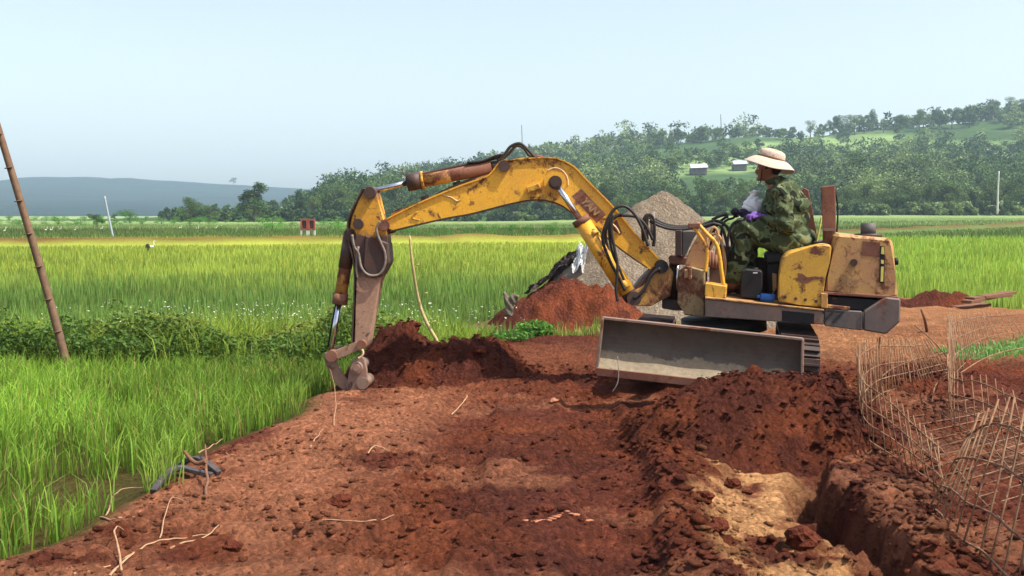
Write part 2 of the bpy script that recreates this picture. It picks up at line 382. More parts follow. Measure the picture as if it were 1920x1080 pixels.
def hbase(x, y):
    d = samp(_D2, x, y); z = -.16*(1-d)*S(40, 14, y)
    z = z+.10*gauss(x, y, 1.9, 9.3, 1.9, 1.2)
    rough = .35+.65*S(-.2, .5, fbm(x, y, .9, 3, 21))
    z = z+d*(fbm(x, y, .8, 4, 5)*.030+fbm(x, y, 5, 4, 6, .6)*.014+np.maximum(0, fbm(x, y, 16, 2, 64)-.35)*.022*(.3+.7*rough)+lumps(x, y)*rough*1.0)
    # left edge shoulder: smooth dusty bank, drop to paddy
    z = z+.07*d*(1-d)*4
    # wheel / track ruts running to the machine
    for cx, a in ((-.42, .030), (.52, .034)):         # crawler tracks: sunk bands with cleat ribs
        u = x-cx-.05*(y-6)-.04*np.sin(y*1.3); m = S(.24, .17, np.abs(u))*S(9.4, 8.4, y)*d; pt = .35+.65*S(-.3, .3, fbm(x, y, 1.0, 3, 61))
        z = z-a*m+m*pt*.018*np.sign(np.sin(y*2*math.pi/.105+.6*vn(x, y, 2, 62)))*S(0, .5, np.abs(np.sin(y*2*math.pi/.105+.6*vn(x, y, 2, 62))))+.018*np.exp(-((np.abs(u)-.25)/.05)**2)*S(9.4, 8.4, y)*d*(1+vn(x, y, 6, 63))
    # loose ridge beside the scraped pale patch
    z = z+(.09+lumps(x, y, 7)*1.2)*np.exp(-((x-.86-.04*(y-5))/.20)**2)*S(7.2, 6.4, y)
    # scraped pale floor and trench
    r = rim(y)+fbm(x, y, 2.2, 5, 31, .6)*.075; e = S(7.35, 6.85, y)
    dd = x-r
    fl = S(-.90, -.66, dd)*S(.0, -.05, dd)*e
    tr = S(-.30, -.15, dd)*S(.06, -.07, dd)*S(6.75, 6.2, y)
    z = z-.07*fl-.27*tr+tr*(fbm(x, y, 5, 4, 33, .6)*.06+lumps(x, y, 9)*1.2+.22*gauss(x, y, 1.62, 5.15, .16, .35))
    z = z+.035*np.exp(-((dd-.16)/.16)**2)*e+lumps(x, y, 3)*np.exp(-((dd-.25)/.3)**2)*e
    # dug hole where the bucket bites
    z = z-.05*gauss(x, y, -1.45, 9.75, .4, .35)
    z = z+(.36+.10*vn(x, y, .4, 77))*np.exp(-((y-bund_y(x))/1.6)**2)
    return z+far_rise(x, y)
def bund_y(x): return 62+.35*np.minimum(x, 0)+1.0*np.maximum(x-3, 0)
def field_col(x, y):                                # true colour of the crop by plot
    j = fbm(x, y, .12, 3, 50)*2.2
    yy = y+j*np.clip(y/40, .1, 1.5)
    A = np.array(lin(124, 156, 62)); B = np.array(lin(114, 146, 66)); C = np.array(lin(156, 172, 70)); D = np.array(lin(100, 122, 62)); E = np.array(lin(132, 152, 92))
    def mx(a, b, t): return a*(1-t[..., None])+b*t[..., None]
    c = np.broadcast_to(A, x.shape+(3,))
    c = mx(c, B, S(13, 14, yy)); c = mx(c, C, S(21, 31, yy+1.5*vn(x, y, .35, 75))*.92); c = mx(c, C*np.array([1.06, .96, .85]), S(36, 60, yy))
    right = S(2.0, 4.5, x-.02*y); c = mx(c, C*np.array([.9, 1.02, 1.0]), right*S(14, 18, y))
    c = mx(c, D, S(62, 66, yy)); c = mx(c, E, S(105, 112, yy)); c = mx(c, D, S(140, 150, yy)); c = mx(c, E*.9, S(175, 190, yy))
    # bands
    br = np.array(lin(112, 66, 44))
    c = mx(c, br, np.exp(-((y-bund_y(x))/1.5)**4)*(.75+.25*S(-.2, .3, vn(x, y, .12, 71))))
    c = mx(c, br*.8, np.exp(-((yy-(96+.1*x))/3.5)**2)*.55*S(-.3, .4, vn(x, y, .05, 72)))
    c = mx(c, D*.7, np.exp(-((yy-128)/4)**2)*.7)
    n = 1+.16*vn(x, y, .9, 73)+.12*vn(x*.25, y, .7, 74)
    return c*n[..., None]
RED = np.array(lin(110, 58, 42)); DRK = np.array(lin(92, 49, 37)); DUST = np.array(lin(172, 112, 80)); TAN = np.array(lin(218, 162, 108)); SUBS = np.array(lin(124, 66, 42))
def dirt_col(x, y):
    def mx(a, b, t): return a*(1-t[..., None])+b*t[..., None]
    n = fbm(x, y, 1.1, 5, 80, .6); c = mx(np.broadcast_to(RED, x.shape+(3,)), SUBS, S(-.3, .5, n))
    c = mx(c, DRK, S(-.1, .5, fbm(x, y, 2.2, 4, 84))*.8)
    c = mx(c, DRK*1.05, .55*S(.62, .3, np.abs(x-.05-.05*(y-6)))*S(9.4, 8.2, y)*S(-.6, .3, fbm(x, y, 1.7, 4, 85)))
    # dusty bank along the left edge
    d2 = samp(_D2, x, y); b = np.exp(-((x+1.45+.02*(y-5)+.35*np.sin(y*.5))/.75)**2)*S(10.5, 8.8, y)
    c = mx(c, DUST, np.clip(b*1.25*S(-.9, .2, fbm(x, y, 1.6, 4, 88)), 0, .95))
    # pale patches here and there
    c = mx(c, DUST, .5*S(.42, .75, fbm(x*.8, y*1.6, 1.3, 5, 90))*(1-S(11, 13, y)))
    # scraped tan floor
    dd = x-rim(y)-fbm(x, y, 2.2, 5, 31, .6)*.075
    t = S(-.88, -.66, dd+.12*fbm(x, y, 3, 4, 94))*S(-.10, -.30, dd+.1*fbm(x, y, 4, 4, 96))*S(7.15, 6.85, y)*S(-.85, -.35, fbm(x, y, 2.6, 5, 92))
    c = mx(c, TAN, t*.9)
    c = mx(c, DUST*.8, .8*np.exp(-((dd-.35)/.45)**2)*S(7.6, 6.9, y)*S(-.2, .4, fbm(x, y, 4, 3, 93)))
    # dry road behind the machine
    t = S(9.8, 11.5, y-.1*x)*S(1.8, 3.2, x); c = mx(c, np.array(lin(172, 120, 80)), t*(.6+.35*S(-.4, .4, fbm(x*.35, y, 2.2, 4, 95))))
    t = S(9.5, 10.5, y)*S(13, 12, y)*S(1.5, .5, x); c = mx(c, np.array(lin(138, 82, 54)), t*.6)
    c = mx(c, np.array(lin(138, 110, 88)), .7*gauss(x, y, 4.2, 6.2, 1.6, 1.6)*S(-.2, .3, fbm(x, y, 3, 4, 98)))
    return c*(1+.18*vn(x, y, 23, 99)+.15*vn(x, y, 11, 100))[..., None]
MUD = np.array(lin(84, 56, 37))
def ground_col(x, y):
    d = samp(_D1, x, y)[..., None]
    f = field_col(x, y); near = S(34, 12, y)[..., None]
    f = f*(1-near*.85)+MUD*near*.85
    # trampled verge round the piles
    v = (gauss(x, y, 1.0, 15.2, 3.2, 2.0)*(1-d[..., 0]))[..., None]*.7
    f = f*(1-v)+np.array(lin(150, 130, 80))*v
    return f*(1-d)+dirt_col(x, y)*d
def axis(a, b, st, lo, hi, g):
    m = list(np.arange(a, b, st)); s = st; v = m[-1]
    while v < hi: s *= g; v += s; m.append(v)
    s = st; v = m[0]; pre = []
    while v > lo: s *= g; v -= s; pre.append(v)
    return np.array(pre[::-1]+m)
def grid_mesh(name, xs, ys, zf, cf, keep=None):
    X, Y = np.meshgrid(xs, ys); Z = zf(X, Y); C = cf(X, Y); nx, ny = len(xs), len(ys)
    V = np.stack([X, Y, Z], -1).reshape(-1, 3)
    i = np.arange(nx-1)[None, :]+np.arange(ny-1)[:, None]*nx
    q = np.stack([i, i+1, i+1+nx, i+nx], -1).reshape(-1, 4)
    C = C.reshape(-1, 3)
    if keep is not None:
        kf = keep(X, Y).reshape(-1); q = q[kf[q].any(1)]
        u, inv = np.unique(q, return_inverse=True); V = V[u]; C = C[u]; q = inv.reshape(-1, 4)
    return np_mesh(name, V, q, np.full(len(q), 4), C)
gx = axis(-3.4, 4.4, .021, -2450, 2450, 1.055); gy = axis(4.2, 11.0, .021, -60, 2720, 1.03)
o = link('ground', grid_mesh('ground', gx, gy, hbase, ground_col), M['dirt'], None, True); o['kind'] = 'structure'
# hills
def hill(name, px, ry, Yr, Yf, treeh, col, extra):
    """ridge seen at pixels px, ry stands at distance Yr; its foot starts at Yf"""
    xr = (np.array(px)-960)/F*Yr; zr = (HZ-np.array(ry))/F*Yr+CAMZ-treeh
    def z(x, y):
        top = np.interp(x, xr, zr); t = np.clip((y-Yf(x))/(Yr-Yf(x)), 0, 1)
        s = t**1.15*(1-.15*np.sin(t*math.pi)); back = 1-.8*S(Yr*1.15, Yr*2.0, y)
        top = top+fbm(x, y, 40/Yr, 3, extra+5)*1.6*(Yr > 1000)
        return np.where(y < Yf(x), -1.0, 0)+far_rise(x, np.minimum(y, Yf(x)))*(1-t)+top*s*back+fbm(x, y, 7/Yr, 4, extra)*top*.06*t*(1-t)*2
    return z
zr_hill = hill('h', [-2500, -300, 300, 560, 640, 700, 800, 900, 1000, 1150, 1300, 1400, 1500, 1600, 1700, 1800, 1920, 2400, 3600], [402, 402, 406, 382, 352, 344, 322, 308, 284, 262, 250, 240, 244, 232, 224, 216, 200, 190, 230], 560, lambda x: np.interp(x, [-200, -60, 0, 60, 150], [300, 230, 240, 232, 225]), 4.5, None, 120)
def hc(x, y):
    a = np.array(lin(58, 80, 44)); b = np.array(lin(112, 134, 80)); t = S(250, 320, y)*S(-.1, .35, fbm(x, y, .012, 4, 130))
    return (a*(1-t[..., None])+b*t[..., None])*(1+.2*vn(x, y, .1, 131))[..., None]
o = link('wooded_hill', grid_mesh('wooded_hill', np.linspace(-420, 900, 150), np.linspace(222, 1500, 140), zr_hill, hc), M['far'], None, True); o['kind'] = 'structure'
zb_hill = hill('b', [-4000, -1500, -300, 0, 40, 75, 200, 330, 450, 560, 700, 1200, 3000], [370, 352, 350, 342, 330, 328, 331, 339, 346, 352, 368, 395, 402], 1900, lambda x: 900+0*x, 2, None, 140)
def bc(x, y): return (np.broadcast_to(np.array(lin(26, 44, 44)), x.shape+(3,)))*(1+.25*vn(x, y, .03, 141)+.2*vn(x*.3, y, .08, 142))[..., None]
o = link('distant_hill', grid_mesh('distant_hill', np.linspace(-2400, 1500, 180), np.linspace(890, 2700, 110), zb_hill, bc), M['far'], None, True); o['kind'] = 'structure'
# ------------------------------------------------------------------ grass and rice (uncountable)
def blades(name, x, y, z, h, w, lean, col, mat, label, seg=2):
    n = len(x); a = rng.uniform(0, 2*math.pi, n); fx = np.cos(a)*w/2; fy = np.sin(a)*w/2*.5
    la = rng.uniform(0, 2*math.pi, n); lx = np.cos(la)*lean*h; ly = np.sin(la)*lean*h
    b = np.stack([x, y, z], -1); f = np.stack([fx, fy, 0*fx], -1)
    if seg == 2:
        m = b+np.stack([lx*.3, ly*.3, h*.6], -1); t = b+np.stack([lx, ly, h*(1-.3*lean)], -1)
        V = np.stack([b-f, b+f, m+f*.85, m-f*.85, t], 1).reshape(-1, 3); k = np.arange(n)[:, None]*5
        fl = np.concatenate([k+np.array([[0, 1, 2, 3]]), k+np.array([[3, 2, 4]])], 1).ravel(); lp = np.tile([4, 3], n)
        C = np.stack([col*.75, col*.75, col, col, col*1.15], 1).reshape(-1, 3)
    else:
        t = b+np.stack([lx, ly, h], -1); V = np.stack([b-f, b+f, t], 1).reshape(-1, 3)
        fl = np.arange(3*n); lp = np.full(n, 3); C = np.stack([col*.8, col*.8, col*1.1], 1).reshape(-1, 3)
    o = link(name, np_mesh(name, V, fl, lp, C), mat); o['kind'] = 'stuff'; o['label'] = label
    return o
def scatter(x0, x1, y0, y1, dens, n=None):
    n = int((x1-x0)*(y1-y0)*dens) if n is None else n
    return rng.uniform(x0, x1, n), rng.uniform(y0, y1, n)
def jit(c, v=.25, hue=.12):
    k = 1+rng.uniform(-v, v, len(c)); c = c*k[:, None]; c[:, 0] *= 1+rng.uniform(-hue, hue*1.6, len(c)); return c
# near paddy on the left: clumps in loose rows
def near_rice():
    X, Y = scatter(-7.5, 1.2, 4.3, 11.35, 66); k = samp(_D2, X, Y)
    dens = S(-.45, .15, fbm(X, Y, 1.3, 3, 150)+.75*S(5.6, 7.4, Y)+.25*S(-1.9, -3.2, X)); 
    for q, sx, sy in ((G(50, 905), .45, .42), (G(215, 885), .38, .36), (G(135, 870), .4, .3), (G(420, 810), .3, .2)): dens = dens*(1-1.15*gauss(X, Y, q.x, q.y, sx, sy))
    ok = (k < .22) & (rng.random(len(X)) < .06+.94*dens) & (X < .9*Y*-.0+(-1.9+.30*(Y-5))*0+8)
    X, Y = X[ok], Y[ok]; m = 17
    bx = np.repeat(X, m)+rng.normal(0, .035, len(X)*m); by = np.repeat(Y, m)+rng.normal(0, .035, len(X)*m)
    hh = np.repeat(rng.uniform(.8, 1.12, len(X))*(1-.15*S(8, 11, Y)), m)*rng.uniform(.18, .37, len(bx))*(1-.3*S(.05, .22, samp(_D2, bx, by)))
    c = jit(np.repeat(field_col(X, Y)*(1+.35*vn(X, Y, .8, 151))[:, None], m, 0)*np.array([1.0, 1.05, .75]), .3); dead = rng.random(len(bx)) < .05; c[dead] = np.array(lin(165, 145, 85))
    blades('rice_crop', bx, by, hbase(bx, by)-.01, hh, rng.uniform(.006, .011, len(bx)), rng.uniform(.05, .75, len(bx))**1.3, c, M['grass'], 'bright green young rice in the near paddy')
    # stray tufts on the dirt edge
    X, Y = scatter(-4, 0, 4.3, 9, 7); k = samp(_D2, X, Y); ok = (k > .22) & (k < .62); X, Y = X[ok], Y[ok]; m = 26
    bx = np.repeat(X, m)+rng.normal(0, .04, len(X)*m); by = np.repeat(Y, m)+rng.normal(0, .04, len(X)*m)
    c = jit(np.repeat(field_col(X, Y), m, 0)*np.array([1.05, 1.0, .9]), .3)
    blades('grass_tufts', bx, by, hbase(bx, by)-.01, rng.uniform(.12, .34, len(bx)), rng.uniform(.005, .009, len(bx)), rng.uniform(.1, .6, len(bx)), c, M['grass'], 'loose green grass tufts on the earth bank')
near_rice()
def mid_rice():
    n = 90000; Y = 14+(44-14)*rng.random(n)**1.4; X = rng.uniform(-.62, .75, n)*Y*1.0; k = samp(_D1, X, Y)
    ok = (k < .3) & ~((gauss(X, Y, 1.6, 15.6, 3.0, 1.6) > .45)); X, Y = X[ok], Y[ok]
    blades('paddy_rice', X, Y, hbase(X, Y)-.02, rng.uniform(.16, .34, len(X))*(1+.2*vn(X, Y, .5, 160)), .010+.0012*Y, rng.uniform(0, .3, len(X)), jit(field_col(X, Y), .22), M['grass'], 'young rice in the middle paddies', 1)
    n = 70000; Y = 44+(140-44)*rng.random(n)**1.2; X = rng.uniform(-.58, .62, n)*Y; ok = np.abs(Y-bund_y(X)+1.2) > 2.6; X, Y = X[ok], Y[ok]; n = len(X)
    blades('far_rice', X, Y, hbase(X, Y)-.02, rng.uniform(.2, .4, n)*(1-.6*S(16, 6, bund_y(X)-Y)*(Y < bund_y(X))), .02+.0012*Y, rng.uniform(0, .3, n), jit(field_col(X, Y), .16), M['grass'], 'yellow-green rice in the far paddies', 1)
mid_rice()
def leaves(name, C, size, col, mat, label=None, flat=.5):
    """leaf quads at points C"""
    n = len(C); u = rng.normal(size=(n, 3)); u[:, 2] *= flat; u /= np.linalg.norm(u, axis=1)[:, None]
    w = rng.normal(size=(n, 3)); v = np.cross(u, w); v /= np.linalg.norm(v, axis=1)[:, None]
    s = size[:, None]
    V = np.stack([C-u*s, C+v*s*.45, C+u*s, C-v*s*.45], 1).reshape(-1, 3)
    return np_mesh(name, V, np.arange(4*n), np.full(n, 4), np.repeat(col, 4, 0))
def weeds():
    n = 60000; X = rng.uniform(-9, 3.2, n); Yc = 12.35+.1*np.sin(X)+.05*(X+4)
    wid = np.interp(X, [-9, -1, -.3, 3.2], [.75, .7, .42, .35]); hgt = np.interp(X, [-9, -4.5, -3.9, -2.5, -1.2, -.6, 0, 3.2], [.60, .60, .42, .48, .54, .34, .18, .14])
    t = rng.uniform(-1, 1, n); Y = Yc+t*wid; top = hgt*np.sqrt(np.clip(1-t*t*.8, 0, 1))*np.clip(.8+.45*vn(X, Y*.6, 1.1, 169)+.35*vn(X, Y, 2.4, 170)+.3*vn(X, Y, 6, 171), .12, 1.5)
    Z = -.16+top*rng.random(n)**.55; ok = samp(_D1, X, Y) < .45; X, Y, Z, top = X[ok], Y[ok], Z[ok], top[ok]
    c = np.array(lin(84, 112, 46))*(.75+.5*rng.random((len(X), 1)))*(1+.3*vn(X, Y, 1.3, 172))[:, None]
    yel = (S(-.2, .5, vn(X, Y, .8, 173))*S(12.0, 12.7, Y)*S(.1, .3, Z+.16))[:, None]; c = c*(1-yel*.6)+np.array(lin(150, 150, 60))*yel*.6
    o = link('weed_bank', leaves('weed_bank', np.stack([X, Y, Z], -1), rng.uniform(.018, .045, len(X)), c, M['leaf']), M['leaf']); o['kind'] = 'stuff'; o['label'] = 'dark green broadleaf weeds on the paddy bund'
    n = 620; X = rng.normal(-2.6, 1.6, n); X = np.where(rng.random(n) < .3, rng.uniform(-8, 0, n), X); Y = rng.uniform(12.9, 14.6, n)
    Z = rng.uniform(.12, .38, n); ok = (X > -8) & (X < .2); C = np.stack([X, Y, Z], -1)[ok]
    o = link('weed_flowers', leaves('weed_flowers', C, rng.uniform(.010, .02, len(C)), np.tile(np.array([[.7, .72, .55]]), (len(C), 1)), None), M['leaf']); o['kind'] = 'stuff'; o['label'] = 'tiny white flowers among the weeds'
    # long grass standing among the weeds and behind them
    n = 26000; X = rng.uniform(-9, 3.2, n); Y = rng.uniform(11.7, 14.3, n); ok = samp(_D1, X, Y) < .3; X, Y = X[ok], Y[ok]
    hg = np.interp(X, [-9, -1, 0, 3.2], [.42, .42, .16, .13])
    blades('bund_grass', X, Y, hbase(X, Y), rng.uniform(.4, 1.15, len(X))*hg*np.clip(1+.4*vn(X, Y, 1.3, 175), .4, 1.5), rng.uniform(.006, .014, len(X)), rng.uniform(.1, .6, len(X)), jit(field_col(X, Y)*np.array([1.25, 1.08, .8]), .3), M['grass'], 'rough grass on the paddy bund')
    # sparse grass round the foot of the piles and the strip on the right
    n = 5000; X = np.minimum(rng.normal(1.0, 1.3, n), rng.uniform(1.5, 2.4, n)); Y = rng.uniform(13.3, 15.0, n)
    blades('verge_grass', X, Y, hbase(X, Y), rng.uniform(.04, .14, n), rng.uniform(.008, .015, n), rng.uniform(.1, .6, n), jit(np.tile(np.array([lin(140, 150, 70)]), (n, 1)), .3), M['grass'], 'thin dry grass beside the sand pile')
    n = 5000; t = rng.random(n); a = G(1780, 668); b = G(2050, 636); X = a.x+(b.x-a.x)*t; Y = a.y+(b.y-a.y)*t+rng.normal(0, .22, n)
    blades('green_strip', X, Y, hbase(X, Y), rng.uniform(.03, .09, n), rng.uniform(.01, .018, n), rng.uniform(.1, .6, n), jit(np.tile(np.array([lin(120, 165, 85)]), (n, 1)), .2), M['grass'], 'strip of short green grass behind the steel cages')
weeds()
# ------------------------------------------------------------------ trees
def crown_pts(n, seed, shape='round', lobes=9):
    r = np.random.default_rng(seed); L = []
    for k in range(lobes):
        th = r.uniform(0, 6.28); rad = r.uniform(.1, .75); zc = r.uniform(-.55, .75)
        L.append((rad*math.cos(th)*(1-.35*max(zc, 0)), rad*math.sin(th)*(1-.35*max(zc, 0)), zc, r.uniform(.28, .5)))
    L = np.array(L); i = r.integers(0, lobes, n); d = r.normal(size=(n, 3)); d /= np.linalg.norm(d, axis=1)[:, None]
    d *= (r.random(n)**.4)[:, None]; d[:, 2] *= .75; p = L[i, :3]+d*L[i, 3:4]
    p = p*np.array([1, 1, 1.0])*.5; p[:, 2] += .5
    tone = r.uniform(.7, 1.25, lobes)[i]
    return p, tone
TREES = []
def tree_proto(kind, seed):
    """unit tree: 1 m tall, crown about .8 wide; scaled per instance"""
    n = {'round': 3200, 'tall': 2600, 'sparse': 1500, 'bush': 2400}[kind]
    p, tone = crown_pts(n, seed, kind, {'round': 10, 'tall': 11, 'sparse': 9, 'bush': 9}[kind])
    if kind == 'tall': p[:, :2] *= .55; p[:, 2] = .12+p[:, 2]*.88
    if kind == 'round': p[:, :2] *= .95; p[:, 2] = .06+p[:, 2]*.94
    if kind == 'sparse': p[:, :2] *= .7; p[:, 2] = .15+p[:, 2]*.82
    if kind == 'bush': p[:, :2] *= 1.6; p[:, 2] = p[:, 2]*.95
    r = np.random.default_rng(seed+5); base = np.array({'round': lin(88, 110, 64), 'tall': lin(74, 98, 60), 'sparse': lin(96, 118, 66), 'bush': lin(92, 140, 62)}[kind])
    c = base*(tone*r.uniform(.75, 1.25, n))[:, None]
    me = leaves('crown', p, r.uniform(.014, .032, n)*(1.0 if kind != 'sparse' else .8), c, None, flat=.8); me.materials.append(M['tree'])
    mb = MB(); mb.tube([(0, 0, -.03), (.012, .0, .2), (-.01, .01, .45), (.01, 0, .8)], .02, 6, rr=[.032, .024, .017, .005])
    for k in range(5):
        a = k*1.3+seed; z = .25+.09*k; q = .22 if kind != 'tall' else .13
        mb.tube([(0, 0, z), (q*.6*math.cos(a), q*.6*math.sin(a), z+.1), (q*1.3*math.cos(a), q*1.3*math.sin(a), z+.24)], .01, 5, rr=[.013, .009, .003])
    tm = mb.mesh('trunk'); tm.materials.append(M['wood'])
    return me, tm
protos = {k: [tree_proto(k, s) for s in ss] for k, ss in dict(round=(1, 2, 3, 4), tall=(11, 12), sparse=(21, 22, 23), bush=(31, 32)).items()}
def put_tree(kind, x, y, h, label, group=None, z=None, name='tree', wide=1.0, cat='tree', tint=None):
    me, tm = random.choice(protos[kind]); z = (float(zgnd(x, y)) if z is None else z)
    e = thing(name, label, cat, (x, y, z-.02*h), group)
    e.scale = (h*wide, h*wide, h); e.rotation_euler = (0, 0, random.uniform(0, 6.28))
    if tint:
        me = me.copy(); n = len(me.vertices); c = np.empty(n*4, dtype=np.float32); me.color_attributes['Col'].data.foreach_get('color', c)
        c = c.reshape(-1, 4); c[:, :3] *= np.array(tint); me.color_attributes['Col'].data.foreach_set('color', c.ravel())
    o = bpy.data.objects.new('crown' if kind != 'bush' else 'foliage', me); COL.objects.link(o); o.parent = e
    o = bpy.data.objects.new('trunk' if kind != 'bush' else 'stem', tm); COL.objects.link(o); o.parent = e
    return e
def zgnd(x, y):
    x = np.array([float(x)]); y = np.array([float(y)])
    return max(float(hbase(x, y)[0]), float(zr_hill(x, y)[0]) if (y > 222) and (-420 < x < 900) else -9)
def at(px, Y): return (px-960)/F*Y
# wood on the hill: one mass of crowns, individual ones picked out along its foot and its ridge
def shed_y(px, py):
    for Y in range(250, 540, 3):
        p = P(px, py, Y)
        if float(zr_hill(np.array([p.x]), np.array([float(Y)]))[0])+2.4 > p.z: return Y
    return 400
SHEDS = [(1309, 316, shed_y(1309, 316)), (1386, 309, shed_y(1386, 309))]
def wood_mass():
    r = np.random.default_rng(5); pts = []
    for k in range(5200):
        y = 232+(620-232)*r.random()**1.0; x = r.uniform(-.32, .58)*y
        yf = float(np.interp(x, [-200, -60, 0, 60, 150], [300, 230, 240, 232, 225]))
        pxx = 960+x/y*F
        if y < yf+4 or pxx < 300: continue
        low = .22+.78*float(S(480, 660, pxx))
        clear = float(fbm(np.array([x]), np.array([y]), .011, 3, 130)[0])
        if clear > .22 and y > 310 and r.random() < .9: continue
        hh = low*r.uniform(6, 11)*(1 if r.random() < .85 else 1.4); tp = HZ-(float(zr_hill(np.array([x]), np.array([y]))[0])+hh-CAMZ)/y*F
        if any(abs(pxx-a) < 20+5*F/y and y < c+4 and tp < b+7 for a, b, c in SHEDS): continue
        pts.append((x, y, hh))
        if len(pts) > 2300: break
    for k in range(420):                             # scrub along the foot hides the trunks
        px = r.uniform(300, 2080); x0 = at(px, 232); yf = float(np.interp(x0, [-200, -60, 0, 60, 150], [300, 230, 240, 232, 225])); y = yf+r.uniform(-8, 4)
        pts.append((at(px, y), y, r.uniform(1.6, 3.4)))
    V = []; C = []; k = 0
    tones = [np.array(lin(62, 86, 50)), np.array(lin(104, 126, 68)), np.array(lin(66, 86, 56)), np.array(lin(128, 146, 90)), np.array(lin(88, 110, 68))]
    for x, y, h in pts:
        m = int(np.clip(80000/y, 100, 330)); p, tone = crown_pts(m, int(r.integers(1e6)), 'round', 7)
        p = p*np.array([h*.95, h*.95, h*.95]); z = max(float(zr_hill(np.array([x]), np.array([y]))[0]), float(hbase(np.array([x]), np.array([y]))[0]))
        p += np.array([x, y, z-.3]); V.append(p)
        tb = tones[int(np.clip(2+2.6*vn(np.array([x]), np.array([y]), .02, 190)[0]+r.normal(0, .8), 0, 4))]
        C.append(tb*(tone*r.uniform(.8, 1.2, m))[:, None])
    V = np.concatenate(V); C = np.concatenate(C)
    sz = r.uniform(.28, .62, len(V))*np.clip(V[:, 1]/330, .8, 1.7)
    o = link('wood', leaves('wood', V, sz, C, None, flat=.8), M['leaf']); o['kind'] = 'stuff'; o['label'] = 'dense mixed wood covering the hillside'
wood_mass()
def where(px):
    for a, w in ((440, 'below the blue hill'), (640, 'left of the digger arm'), (740, 'behind the digger arm'), (1000, 'behind the arm cylinder'), (1180, 'behind the bend of the boom'), (1400, 'above the sand pile'), (1540, 'behind the driver'), (1700, 'above the engine cover'), (1860, 'left of the concrete pole')):
        if px < a: return w
    return 'right of the concrete pole'
for k in range(95):                                  # foot                                  # foot of the hill
    px = -60+2100*(k+random.random())/95; x0 = at(px, 232)
    yf = float(np.interp(x0, [-200, -60, 0, 60, 150], [300, 230, 240, 232, 225])); y = yf+random.uniform(-4, 10); x = at(px, y)
    if px < 440: h = random.uniform(1.8, 3.2); kd = random.choice(['bush', 'bush', 'round'])
    elif px < 560: h = random.uniform(3, 6); kd = random.choice(['round', 'sparse', 'bush'])
    elif px < 700: h = random.uniform(6, 9); kd = random.choice(['round', 'sparse', 'tall'])
    else: h = random.uniform(4.5, 9); kd = random.choice(['round', 'round', 'sparse', 'tall'])
    lab = {'bush': 'low shrub at the foot of the hill, '+where(px), 'round': 'round-crowned tree in the line at the hill foot, '+where(px), 'sparse': 'pale thin-leaved tree in the line at the hill foot, '+where(px), 'tall': 'slim dark tree in the line at the hill foot, '+where(px)}[kd]
    put_tree(kd, x, y, h*(.6 if kd == 'bush' else 1), lab, 'trees along the foot of the hill', name='shrub' if kd == 'bush' else 'tree', cat='shrub' if kd == 'bush' else 'tree')
for k in range(70):                                  # ridge line
    px = 700+1250*(k+random.random())/70; y = 560+random.uniform(-15, 15); x = at(px, y)
    h = random.uniform(7, 12) if px > 1500 else random.uniform(5, 8.5); kd = random.choice(['round', 'sparse', 'round', 'tall'])
    lab = {'round': 'round-crowned tree on the skyline, '+where(px), 'sparse': 'thin-leaved tree on the skyline, '+where(px), 'tall': 'slim tree on the skyline, '+where(px)}[kd]
    put_tree(kd, x, y, h, lab, 'trees on the skyline of the hill')
put_tree('tall', at(480, 215), 215, 8.6, 'tall slim dark tree rising alone left of the digger arm', wide=1.5, tint=(.7, .8, .8))
put_tree('round', at(360, 215), 215, 5.6, 'dark round tree standing alone in front of the blue hill', wide=1.1, tint=(.8, .9, .95))
put_tree('round', at(395, 210), 210, 3.6, 'small dark tree right of the lone round tree before the blue hill', wide=1.2, tint=(.9, .9, .9))
put_tree('bush', at(245, 200), 200, 2.9, 'dark spreading bush on the field edge below the blue hill', wide=1.6, name='bush', cat='bush', tint=(.55, .6, .7))
put_tree('round', at(183, 112), 112, 1.75, 'small dark round tree beside the leaning white post in the fields', wide=1.0, tint=(.6, .85, .6))
put_tree('bush', at(512, 96), 96, 1.45, 'big bright green bush in the fields left of the red posts', wide=1.25, name='bush', cat='bush', tint=(1.25, 1.25, 1.1))
put_tree('bush', at(635, 96), 96, 1.2, 'bright green bush in the fields right of the red posts', wide=1.2, name='bush', cat='bush', tint=(1.1, 1.15, 1.0))
put_tree('round', at(440, 1890), 1890, 15, 'lone tree on the skyline of the distant blue hill', z=float(zb_hill(np.array([at(440, 1890)]), np.array([1890.]))[0]), wide=1.1)
for k in range(16):
    px = 690+430*(k+random.random())/16; Y = random.uniform(80, 92)
    put_tree('bush', at(px, Y), Y, random.uniform(.5, .95), 'green bush in the hedge beyond the yellow-green paddy', 'hedge bushes beyond the paddy', name='bush', cat='bush', wide=1.2, tint=(.8, .85, .7))
for k in range(30):
    px = -40+700*(k+random.random())/30; Y = random.uniform(135, 200)
    put_tree('bush', at(px, Y), Y, random.uniform(.6, 1.6), 'pale shrub along the far edge of the fields, '+('at the far left' if px < 150 else 'round the leaning post' if px < 260 else where(px) if px > 440 else 'right of the leaning post'), 'shrubs along the far field edge', name='bush', cat='bush', wide=1.4)
